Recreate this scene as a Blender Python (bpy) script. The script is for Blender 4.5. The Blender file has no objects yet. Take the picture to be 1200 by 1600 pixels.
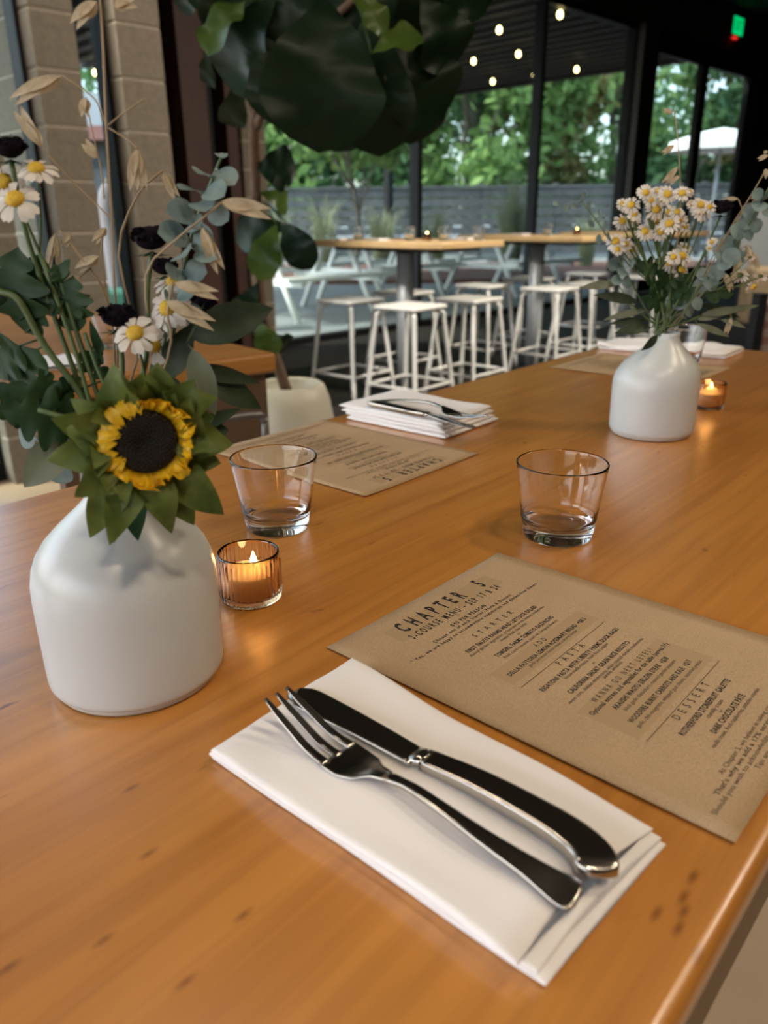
import bpy, math, random
import numpy as np
from mathutils import Vector, Matrix

random.seed(7)
RNG = np.random.default_rng(11)
SC = bpy.context.scene
COL = SC.collection
PI = math.pi

# ------------------------------------------------------------------ camera
T = 0.76                       # table height
EYE = T + 0.2864
FPX, TH, RO = 1213.35, 0.36258, -0.0104
cam_d = bpy.data.cameras.new('camera')
cam = bpy.data.objects.new('camera', cam_d)
COL.objects.link(cam)
cam.matrix_world = (Matrix.Translation((0, 0, EYE)) @ Matrix.Rotation(PI / 2 - TH, 4, 'X') @ Matrix.Rotation(RO, 4, 'Z'))
cam_d.sensor_fit = 'VERTICAL'
cam_d.sensor_height = 9.8
cam_d.sensor_width = 7.35
cam_d.lens = FPX / 1600 * 9.8
cam_d.clip_start = 0.01
cam_d.clip_end = 300
cam_d.dof.use_dof = True
cam_d.dof.focus_distance = 0.62
cam_d.dof.aperture_fstop = 1.9
SC.camera = cam

# ------------------------------------------------------------------ world, sun, lamps, exposure
world = bpy.data.worlds.new('world')
SC.world = world
world.use_nodes = True
wn = world.node_tree
sky = wn.nodes.new('ShaderNodeTexSky')
sky.sky_type = 'NISHITA'
sky.sun_disc = False
sky.sun_elevation = math.radians(48)
sky.sun_rotation = math.radians(250)
sky.air_density = 1.0
sky.dust_density = 3.0
sky.ozone_density = 1.0
bg = wn.nodes['Background']
hs = wn.nodes.new('ShaderNodeHueSaturation')
hs.inputs['Saturation'].default_value = 0.8
wn.links.new(sky.outputs['Color'], hs.inputs['Color'])
wn.links.new(hs.outputs['Color'], bg.inputs['Color'])
bg.inputs['Strength'].default_value = 0.58

sun_d = bpy.data.lights.new('sun', 'SUN')
sun_d.energy = 4.0
sun_d.angle = math.radians(3)
sun_d.color = (1.0, 0.93, 0.82)
sun = bpy.data.objects.new('sun', sun_d)
COL.objects.link(sun)
sun.rotation_euler = Vector((0.80, 0.10, -0.75)).to_track_quat('-Z', 'Y').to_euler()

SC.view_settings.view_transform = 'Standard'
SC.view_settings.look = 'None'
SC.view_settings.gamma = 1.0
SC.view_settings.exposure = 0.25
SC.view_settings.use_curve_mapping = False
SC.cycles.max_bounces = 12
SC.cycles.transmission_bounces = 10
SC.cycles.transparent_max_bounces = 16
SC.cycles.use_denoising = True
SC.cycles.sample_clamp_indirect = 6.0

def area_lamp(name, loc, target, size, energy, color, size_y=None, spread=180):
    d = bpy.data.lights.new(name, 'AREA')
    d.energy = energy
    d.color = color
    d.size = size
    d.spread = math.radians(spread)
    if size_y:
        d.shape = 'RECTANGLE'
        d.size_y = size_y
    o = bpy.data.objects.new(name, d)
    COL.objects.link(o)
    o.location = loc
    o.rotation_euler = (Vector(target) - Vector(loc)).to_track_quat('-Z', 'Y').to_euler()
    return o

# ceiling lamps of the dining room, behind and above the frame
for k, (lx, ly, lz, pw, sz) in enumerate(((0.95, -0.15, 2.7, 8.0, .14), (0.10, -0.75, 2.7, 9.0, .14), (1.25, 0.75, 2.7, 9.0, .14), (-0.45, 1.15, 2.75, 2.5, .12), (2.3, 1.3, 2.8, 9.0, .12))):
    area_lamp('ceiling_spot_lamp', (lx, ly, lz), (lx * .6, ly * .7 + .2, 0.0), sz, pw, (1.0, 0.80, 0.58))
area_lamp('far_fill_lamp', (3.3, 3.2, 3.4), (0.7, 4.9, 0.4), 0.3, 60, (1.0, 0.88, 0.72), spread=100)  # added fill light for the stools and high tables, no fixture there
area_lamp('far_fill_lamp', (-1.6, 2.9, 3.4), (0.2, 4.6, 0.5), 0.4, 30, (1.0, 0.92, 0.80), spread=85)  # second added fill, brightens the left faces of the high tables

# ------------------------------------------------------------------ frames of reference
AT, AB = math.radians(48.3), math.radians(45.0)
def TP(s, t, z=0.0):           # main table frame: s along the table, t towards the near long edge
    return (s * math.cos(AT) + t * math.sin(AT), s * math.sin(AT) - t * math.cos(AT), T + z)
def BP(s, t, z=0.0):           # building frame: s along the window wall, t into the room
    return (s * math.cos(AB) + t * math.sin(AB), s * math.sin(AB) - t * math.cos(AB), z)
def ray(x, y):
    dx, dy = x - 600, y - 800
    c, s = math.cos(RO), math.sin(RO)
    a, b = dx * c + dy * s, -dx * s + dy * c
    c, s = math.cos(TH), math.sin(TH)
    return np.array([a, FPX * c - b * s, -FPX * s - b * c]) / FPX
def at(x, y, z):               # point of the photo on a horizontal plane
    r = ray(x, y)
    return r * ((z - EYE) / r[2]) + np.array([0, 0, EYE])
def aty(x, y, Y):              # point of the photo at a chosen distance
    r = ray(x, y)
    return r * (Y / r[1]) + np.array([0, 0, EYE])
V = lambda *a: np.array(a, float)
def unit(v):
    v = np.asarray(v, float)
    return v / (np.linalg.norm(v) + 1e-12)

# ------------------------------------------------------------------ materials
def nt(name):
    m = bpy.data.materials.new(name)
    m.use_nodes = True
    return m, m.node_tree, m.node_tree.nodes['Principled BSDF']
def simple(name, col, rough=0.5, metal=0.0, spec=0.5, coat=0.0, trans=0.0, sub=0.0):
    m, t, b = nt(name)
    b.inputs['Base Color'].default_value = (*col, 1)
    b.inputs['Roughness'].default_value = rough
    b.inputs['Metallic'].default_value = metal
    b.inputs['Specular IOR Level'].default_value = spec
    b.inputs['Coat Weight'].default_value = coat
    b.inputs['Coat Roughness'].default_value = 0.15
    b.inputs['Transmission Weight'].default_value = trans
    if sub:
        b.inputs['Subsurface Weight'].default_value = sub
        b.inputs['Subsurface Radius'].default_value = (0.004, 0.003, 0.002)
    return m
def N(t, kind, **kw):
    n = t.nodes.new(kind)
    for k, v in kw.items():
        if hasattr(n, k) and k not in n.inputs.keys():
            setattr(n, k, v)
        else:
            n.inputs[k].default_value = v
    return n
def ramp(t, fac, stops):
    r = t.nodes.new('ShaderNodeValToRGB')
    e = r.color_ramp.elements
    while len(e) < len(stops):
        e.new(0.5)
    for k, (p, c) in enumerate(stops):
        e[k].position = p
        e[k].color = (*c, 1)
    t.links.new(fac, r.inputs['Fac'])
    return r.outputs['Color']
def coords(t, scale=(1, 1, 1), rot=(0, 0, 0), kind='Object'):
    tc = t.nodes.new('ShaderNodeTexCoord')
    mp = t.nodes.new('ShaderNodeMapping')
    mp.inputs['Scale'].default_value = scale
    mp.inputs['Rotation'].default_value = rot
    t.links.new(tc.outputs[kind], mp.inputs['Vector'])
    return mp.outputs['Vector']
def noise(t, vec, scale, detail=4, rough=0.5, dist=0.0):
    n = N(t, 'ShaderNodeTexNoise')
    n.inputs['Scale'].default_value = scale
    n.inputs['Detail'].default_value = detail
    n.inputs['Roughness'].default_value = rough
    n.inputs['Distortion'].default_value = dist
    if vec is not None:
        t.links.new(vec, n.inputs['Vector'])
    return n.outputs['Fac']
def mix(t, a, b, fac, mode='MIX'):
    n = t.nodes.new('ShaderNodeMix')
    n.data_type = 'RGBA'
    n.blend_type = mode
    for sock, v in ((n.inputs[6], a), (n.inputs[7], b), (n.inputs[0], fac)):
        if isinstance(v, (int, float)):
            sock.default_value = v
        elif isinstance(v, tuple):
            sock.default_value = (*v, 1)
        else:
            t.links.new(v, sock)
    return n.outputs[2]
def bump(t, b, h, strength=0.3, dist=0.001):
    n = t.nodes.new('ShaderNodeBump')
    n.inputs['Strength'].default_value = strength
    n.inputs['Distance'].default_value = dist
    t.links.new(h, n.inputs['Height'])
    t.links.new(n.outputs['Normal'], b.inputs['Normal'])
def mottled(name, c1, c2, scale=8, rough=0.6, bumps=0.0, bscale=None, detail=4, spec=0.5, bdist=0.002, lo=0.3, hi=0.7):
    m, t, b = nt(name)
    v = coords(t)
    f = noise(t, v, scale, detail)
    t.links.new(ramp(t, f, [(lo, c1), (hi, c2)]), b.inputs['Base Color'])
    b.inputs['Roughness'].default_value = rough
    b.inputs['Specular IOR Level'].default_value = spec
    if bumps:
        bump(t, b, noise(t, v, bscale or scale * 6, 3), bumps, bdist)
    return m
def emit(name, col, strength):
    m, t, b = nt(name)
    b.inputs['Base Color'].default_value = (*col, 1)
    b.inputs['Emission Color'].default_value = (*col, 1)
    b.inputs['Emission Strength'].default_value = strength
    return m
def leafmat(name, c1, c2, rough=0.4, translucent=0.25, scale=60, spec=0.5):
    m, t, b = nt(name)
    f = noise(t, coords(t), scale, 3)
    c = ramp(t, f, [(0.3, c1), (0.72, c2)])
    t.links.new(c, b.inputs['Base Color'])
    b.inputs['Roughness'].default_value = rough
    b.inputs['Specular IOR Level'].default_value = spec
    if translucent:
        tr = t.nodes.new('ShaderNodeBsdfTranslucent')
        t.links.new(c, tr.inputs['Color'])
        mx = t.nodes.new('ShaderNodeMixShader')
        mx.inputs[0].default_value = translucent
        t.links.new(b.outputs[0], mx.inputs[1])
        t.links.new(tr.outputs[0], mx.inputs[2])
        t.links.new(mx.outputs[0], t.nodes['Material Output'].inputs['Surface'])
    return m

def wood(name, light, mid, dark, scale=1.0, rough=0.3, coat=0.0, flecks=True):
    m, t, b = nt(name)
    v = coords(t, (1.3 * scale, 16 * scale, 16 * scale))
    warp = noise(t, coords(t, (1.6 * scale, 3.2 * scale, 3.2 * scale)), 2.0, 3, 0.55, 0.6)
    n1 = noise(t, v, 1.1, 5, 0.6, 1.4)
    n2 = noise(t, coords(t, (4 * scale, 95 * scale, 95 * scale)), 1.0, 3, 0.6, 0.4)
    base = ramp(t, n1, [(0.25, dark), (0.48, mid), (0.75, light)])
    c = mix(t, base, mid, warp)
    streak = ramp(t, n2, [(0.35, (0.78, 0.72, 0.66)), (0.6, (1.08, 1.08, 1.08))])
    c = mix(t, c, streak, 0.55, 'MULTIPLY')
    board = N(t, 'ShaderNodeTexNoise')
    board.inputs['Scale'].default_value = 1.0
    board.inputs['Detail'].default_value = 1
    t.links.new(coords(t, (0.5 * scale, 4.2 * scale, 4.2 * scale)), board.inputs['Vector'])
    tone = ramp(t, board.outputs['Fac'], [(0.35, (0.84, 0.80, 0.74)), (0.65, (1.1, 1.08, 1.04))])
    c = mix(t, c, tone, 0.7, 'MULTIPLY')
    if flecks:
        vo = N(t, 'ShaderNodeTexNoise')
        vo.inputs['Scale'].default_value = 1.0
        vo.inputs['Detail'].default_value = 2
        t.links.new(coords(t, (26 * scale, 70 * scale, 70 * scale)), vo.inputs['Vector'])
        fl = ramp(t, vo.outputs['Fac'], [(0.72, (1, 1, 1)), (0.80, (0.30, 0.22, 0.16))])
        c = mix(t, c, fl, 0.9, 'MULTIPLY')
    t.links.new(c, b.inputs['Base Color'])
    b.inputs['Roughness'].default_value = rough
    b.inputs['Coat Weight'].default_value = coat
    b.inputs['Coat Roughness'].default_value = 0.24
    b.inputs['Coat IOR'].default_value = 1.62
    bump(t, b, noise(t, coords(t, (5 * scale, 120 * scale, 120 * scale)), 1.0, 3), 0.28, 0.0008)
    return m

M = {}
M['table'] = wood('varnished_fir', (0.60, 0.285, 0.058), (0.51, 0.215, 0.038), (0.36, 0.132, 0.020), 1.0, 0.40, 1.0)
M['table_edge'] = wood('table_core', (0.24, 0.16, 0.075), (0.20, 0.13, 0.06), (0.15, 0.09, 0.04), 1.0, 0.5, flecks=False)
M['hightop'] = wood('pale_maple', (0.78, 0.60, 0.35), (0.70, 0.51, 0.28), (0.58, 0.40, 0.20), 1.0, 0.4, flecks=False)
M['booth_wood'] = wood('booth_fir', (0.45, 0.22, 0.06), (0.40, 0.18, 0.045), (0.32, 0.13, 0.03), 1.0, 0.35, flecks=False)
M['booth_panel'] = mottled('brown_laminate', (0.105, 0.062, 0.034), (0.130, 0.078, 0.044), 3, 0.5)
M['ceramic'] = mottled('white_glaze', (0.52, 0.545, 0.54), (0.57, 0.59, 0.58), 12, 0.30, 0.06, 40, spec=0.5, bdist=0.0006)
M['ceramic_foot'] = mottled('bare_clay', (0.50, 0.47, 0.42), (0.58, 0.55, 0.50), 60, 0.7)
M['linen'] = None
M['steel'] = simple('polished_steel', (0.46, 0.44, 0.41), 0.19, 1.0)
M['glass'] = simple('clear_glass', (1, 1, 1), 0.0, trans=1.0)
M['amber'] = simple('amber_glass', (0.93, 0.66, 0.42), 0.02, trans=1.0)
M['wax'] = simple('candle_wax', (0.86, 0.70, 0.45), 0.5, sub=0.3)
M['flame'] = emit('candle_flame', (1.0, 0.66, 0.25), 22)
M['wick'] = simple('wick', (0.03, 0.02, 0.015), 0.8)
M['white_paint'] = mottled('white_powder_coat', (0.78, 0.79, 0.77), (0.83, 0.84, 0.82), 9, 0.4)
M['pole'] = simple('satin_grey_steel', (0.42, 0.45, 0.48), 0.42, 0.35)
M['dark_metal'] = simple('dark_bronze_frame', (0.012, 0.012, 0.014), 0.6, 0.0, 0.2)
M['column'] = mottled('brown_column_paint', (0.050, 0.040, 0.036), (0.060, 0.048, 0.042), 4, 0.6)
M['rust'] = mottled('rust_red_steel', (0.045, 0.016, 0.011), (0.065, 0.024, 0.016), 6, 0.6)
M['ceiling'] = mottled('dark_ceiling_paint', (0.045, 0.036, 0.028), (0.060, 0.048, 0.038), 3, 0.8)
M['roof_slat'] = mottled('dark_slat', (0.022, 0.019, 0.017), (0.034, 0.029, 0.026), 5, 0.8)
M['floor'] = mottled('polished_concrete', (0.42, 0.31, 0.20), (0.50, 0.38, 0.26), 2.2, 0.45, 0.05, 40)
M['dark_floor'] = mottled('dark_stained_floor', (0.022, 0.018, 0.016), (0.034, 0.028, 0.025), 3, 0.6, spec=0.25)
M['patio'] = mottled('patio_concrete', (0.23, 0.25, 0.255), (0.28, 0.295, 0.295), 1.2, 0.7)
M['mulch'] = mottled('mulch', (0.09, 0.04, 0.03), (0.17, 0.08, 0.055), 20, 0.9, 0.5, 40)
M['block'] = mottled('concrete_block', (0.155, 0.130, 0.096), (0.200, 0.170, 0.128), 40, 0.85, 0.25, 300, bdist=0.002)
M['mortar'] = mottled('mortar', (0.36, 0.31, 0.25), (0.44, 0.39, 0.32), 40, 0.9)
M['fence'] = mottled('weathered_board', (0.050, 0.056, 0.058), (0.10, 0.105, 0.108), 3, 0.8)
M['kraft'] = None
M['ink'] = simple('black_ink', (0.018, 0.014, 0.012), 0.7)
M['ink_faint'] = simple('grey_ink', (0.075, 0.052, 0.032), 0.7)
M['tint'] = simple('tan_tint_print', (0.385, 0.265, 0.138), 0.8)
M['black_flower'] = mottled('black_scabiosa', (0.004, 0.003, 0.006), (0.011, 0.007, 0.012), 200, 0.9, spec=0.1)
M['petal_white'] = leafmat('white_petal', (0.74, 0.70, 0.64), (0.82, 0.79, 0.74), 0.5, 0.25, 200)
M['petal_yellow'] = leafmat('yellow_petal', (0.76, 0.45, 0.010), (0.88, 0.60, 0.02), 0.45, 0.25, 120)
M['daisy_centre'] = mottled('yellow_disc', (0.50, 0.30, 0.02), (0.68, 0.46, 0.04), 900, 0.7, 0.4, 1500, bdist=0.0004)
M['sun_disc'] = mottled('brown_black_disc', (0.006, 0.005, 0.004), (0.016, 0.012, 0.008), 700, 0.75, 0.6, 1200, bdist=0.0006)
M['bract'] = leafmat('olive_bract', (0.060, 0.100, 0.020), (0.150, 0.185, 0.042), 0.55, 0.2, 60, 0.25)
M['stem'] = mottled('green_stem', (0.055, 0.095, 0.028), (0.085, 0.135, 0.045), 60, 0.5)
M['dark_leaf'] = leafmat('dark_green_leaf', (0.013, 0.036, 0.013), (0.026, 0.062, 0.020), 0.5, 0.2, 50, 0.2)
M['olive'] = leafmat('olive_leaf', (0.016, 0.028, 0.014), (0.038, 0.056, 0.027), 0.45, 0.12, 60, 0.2)
M['olive_pale'] = leafmat('pale_olive_leaf', (0.110, 0.130, 0.080), (0.175, 0.190, 0.120), 0.5, 0.2, 60)
M['euca'] = leafmat('silver_eucalyptus', (0.140, 0.215, 0.210), (0.230, 0.310, 0.295), 0.6, 0.15, 90)
M['oat'] = leafmat('dry_oat_husk', (0.50, 0.41, 0.27), (0.64, 0.55, 0.39), 0.55, 0.3, 200, 0.25)
M['oat_stem'] = simple('dry_oat_stem', (0.33, 0.25, 0.15), 0.6)
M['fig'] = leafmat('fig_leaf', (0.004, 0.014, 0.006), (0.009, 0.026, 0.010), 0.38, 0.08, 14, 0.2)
M['fig_lit'] = leafmat('lit_fig_leaf', (0.040, 0.085, 0.012), (0.075, 0.125, 0.022), 0.35, 0.25, 14, 0.3)  # lit copy of the fig leaf, light on the leaf put into the colour
M['bark'] = mottled('fig_bark', (0.10, 0.060, 0.038), (0.16, 0.10, 0.065), 30, 0.8)
M['pot'] = mottled('cream_pot', (0.44, 0.42, 0.33), (0.50, 0.47, 0.38), 5, 0.5)
M['soil'] = mottled('soil', (0.015, 0.011, 0.008), (0.03, 0.022, 0.016), 50, 0.95)
M['tree1'] = leafmat('tree_leaf', (0.150, 0.270, 0.085), (0.280, 0.420, 0.145), 0.6, 0.4, 3, 0.2)
M['tree2'] = leafmat('dark_tree_leaf', (0.090, 0.200, 0.085), (0.160, 0.290, 0.115), 0.6, 0.35, 3)
M['tree3'] = leafmat('autumn_tree_leaf', (0.220, 0.230, 0.075), (0.340, 0.270, 0.110), 0.6, 0.35, 2)
M['tree_bark'] = mottled('grey_bark', (0.16, 0.14, 0.12), (0.24, 0.21, 0.18), 6, 0.9)
M['grass'] = leafmat('pale_grass', (0.22, 0.27, 0.15), (0.36, 0.38, 0.24), 0.6, 0.3, 5)
M['bulb'] = emit('warm_bulb', (1.0, 0.68, 0.28), 14)
M['canvas'] = simple('white_canvas', (0.80, 0.84, 0.86), 0.8)
M['exit_green'] = emit('exit_green', (0.0, 0.62, 0.16), 0.9)
M['exit_dark'] = simple('exit_lettering', (0.004, 0.09, 0.025), 0.5)
M['exit_box'] = simple('exit_housing', (0.05, 0.045, 0.04), 0.5)
M['red_led'] = emit('red_indicator', (0.8, 0.03, 0.02), 1.0)
M['teal'] = simple('teal_paint', (0.06, 0.22, 0.16), 0.5)
M['tan_fabric'] = mottled('tan_upholstery', (0.17, 0.125, 0.070), (0.21, 0.155, 0.090), 30, 0.8)
M['grey_tube'] = simple('grey_tube', (0.20, 0.19, 0.18), 0.4, 0.6)
M['grey_board'] = simple('pale_grey_board', (0.20, 0.22, 0.23), 0.6)
M['pink_print'] = None
M['mauve'] = mottled('mauve_canvas_cover', (0.22, 0.19, 0.215), (0.28, 0.245, 0.27), 6, 0.8)
M['siding'] = simple('white_siding', (0.34, 0.37, 0.40), 0.7)
M['red_roof'] = simple('brick_red', (0.10, 0.032, 0.026), 0.8)
M['asphalt'] = mottled('asphalt', (0.10, 0.105, 0.11), (0.14, 0.145, 0.15), 3, 0.9)

def stains(m, spots):
    t = m.node_tree
    b = t.nodes['Principled BSDF']
    src = b.inputs['Base Color'].links[0].from_socket
    for (x, y, sx, sy, r0, r1, col, ring) in spots:
        tc = t.nodes.new('ShaderNodeTexCoord')
        mp = t.nodes.new('ShaderNodeMapping')
        mp.inputs['Location'].default_value = (-x * sx, -y * sy, 0)
        mp.inputs['Scale'].default_value = (sx, sy, 0)
        t.links.new(tc.outputs['Object'], mp.inputs['Vector'])
        ln = t.nodes.new('ShaderNodeVectorMath')
        ln.operation = 'LENGTH'
        t.links.new(mp.outputs['Vector'], ln.inputs[0])
        w = (1, 1, 1)
        if ring:
            c = ramp(t, ln.outputs['Value'], [(r0 - .004, w), (r0, col), (r1, col), (r1 + .004, w)])
        else:
            c = ramp(t, ln.outputs['Value'], [(r0, col), (r1, w)])
        src = mix(t, src, c, 1.0, 'MULTIPLY')
    t.links.new(src, b.inputs['Base Color'])
def tloc(px, py):
    p = at(px, py, T)
    s_, t_ = p[0] * math.cos(AT) + p[1] * math.sin(AT), p[0] * math.sin(AT) - p[1] * math.cos(AT)
    return s_ - .55, -(t_ + .45)
sp = []
for px, py, r in ((1068, 1402, .0032), (1069, 1424, .0022), (1083, 1370, .0030), (1060, 1450, .0020), (232, 1334, .0022), (205, 1231, .0018), (162, 1469, .0018), (13, 1512, .0022), (290, 1534, .0020), (380, 1430, .0016), (1026, 1427, .0016)):
    sp.append((*tloc(px, py), .55, 1.5, r * .4, r, (.42, .33, .26), False))
sp.append((*tloc(838, 828), 1, 1, .0400, .0435, (.80, .78, .76), True))
sp.append((*tloc(828, 815), 1, 1, .0300, .0330, (.86, .84, .82), True))
stains(M['table'], sp)

def mk_linen():
    m, t, b = nt('white_linen')
    v = coords(t, (1, 1, 1))
    b.inputs['Base Color'].default_value = (0.88, 0.86, 0.85, 1)
    b.inputs['Roughness'].default_value = 0.85
    b.inputs['Specular IOR Level'].default_value = 0.2
    b.inputs['Sheen Weight'].default_value = 0.2
    wv = N(t, 'ShaderNodeTexWave')
    wv.inputs['Scale'].default_value = 700
    wv.inputs['Distortion'].default_value = 1.5
    t.links.new(coords(t, (1, 1, 1), (0, 0, 0.7)), wv.inputs['Vector'])
    ad = N(t, 'ShaderNodeMath')
    ad.operation = 'ADD'
    t.links.new(wv.outputs['Fac'], ad.inputs[0])
    t.links.new(noise(t, v, 900, 2), ad.inputs[1])
    lo = noise(t, coords(t, (1, 1, 1)), 34, 3, 0.5, 0.8)
    ms = N(t, 'ShaderNodeMath')
    ms.operation = 'MULTIPLY_ADD'
    t.links.new(lo, ms.inputs[0])
    ms.inputs[1].default_value = 9.0
    t.links.new(ad.outputs[0], ms.inputs[2])
    bump(t, b, ms.outputs[0], 0.22, 0.0005)
    return m
M['linen'] = mk_linen()
def mk_kraft():
    m, t, b = nt('kraft_paper')
    v = coords(t)
    f = noise(t, coords(t, (1, 1.5, 1)), 780, 5, 0.75)
    g = noise(t, v, 18, 2)
    c = ramp(t, f, [(0.30, (0.330, 0.222, 0.118)), (0.52, (0.450, 0.316, 0.182)), (0.75, (0.520, 0.380, 0.232))])
    c = mix(t, c, ramp(t, g, [(0.3, (0.93, 0.92, 0.91)), (0.7, (1.04, 1.04, 1.04))]), 0.6, 'MULTIPLY')
    t.links.new(c, b.inputs['Base Color'])
    b.inputs['Roughness'].default_value = 0.8
    b.inputs['Specular IOR Level'].default_value = 0.3
    return m
M['kraft'] = mk_kraft()
def mk_pink():
    m, t, b = nt('pink_ring_fabric')
    wv = N(t, 'ShaderNodeTexWave')
    wv.wave_type = 'RINGS'
    wv.inputs['Scale'].default_value = 6
    wv.inputs['Distortion'].default_value = 1.0
    t.links.new(coords(t), wv.inputs['Vector'])
    t.links.new(ramp(t, wv.outputs['Fac'], [(0.35, (0.30, 0.22, 0.19)), (0.65, (0.22, 0.11, 0.085))]), b.inputs['Base Color'])
    b.inputs['Roughness'].default_value = 0.85
    return m
M['pink_print'] = mk_pink()
def mk_window():
    m, t, b = nt('window_glass')
    tr = t.nodes.new('ShaderNodeBsdfTransparent')
    tr.inputs['Color'].default_value = (0.86, 0.93, 0.92, 1)
    gl = t.nodes.new('ShaderNodeBsdfGlossy')
    gl.inputs['Roughness'].default_value = 0.02
    lw = t.nodes.new('ShaderNodeLayerWeight')
    lw.inputs['Blend'].default_value = 0.5
    pw = N(t, 'ShaderNodeMath')
    pw.operation = 'POWER'
    t.links.new(lw.outputs['Facing'], pw.inputs[0])
    pw.inputs[1].default_value = 5
    ma = N(t, 'ShaderNodeMath')
    ma.operation = 'MULTIPLY_ADD'
    t.links.new(pw.outputs[0], ma.inputs[0])
    ma.inputs[1].default_value = 0.9
    ma.inputs[2].default_value = 0.03
    mx = t.nodes.new('ShaderNodeMixShader')
    t.links.new(ma.outputs[0], mx.inputs[0])
    t.links.new(tr.outputs[0], mx.inputs[1])
    t.links.new(gl.outputs[0], mx.inputs[2])
    t.links.new(mx.outputs[0], t.nodes['Material Output'].inputs['Surface'])
    return m
M['window'] = mk_window()

# ------------------------------------------------------------------ object helpers
OFF = {}
def tag(o, label=None, cat=None, group=None, kind=None):
    if label: o['label'] = label
    if cat: o['category'] = cat
    if group: o['group'] = group
    if kind: o['kind'] = kind
    return o
def thing(name, label, cat, loc=(0, 0, 0), group=None, rz=0.0, world=True):
    o = bpy.data.objects.new(name, None)
    o.empty_display_size = 0.05
    COL.objects.link(o)
    o.location = loc
    o.rotation_euler = (0, 0, rz)
    tag(o, label, cat, group)
    if world:
        OFF[o.name] = np.array(loc, float)
    return o
def struct(name):
    o = bpy.data.objects.new(name, None)
    COL.objects.link(o)
    return tag(o, kind='structure')

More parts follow.
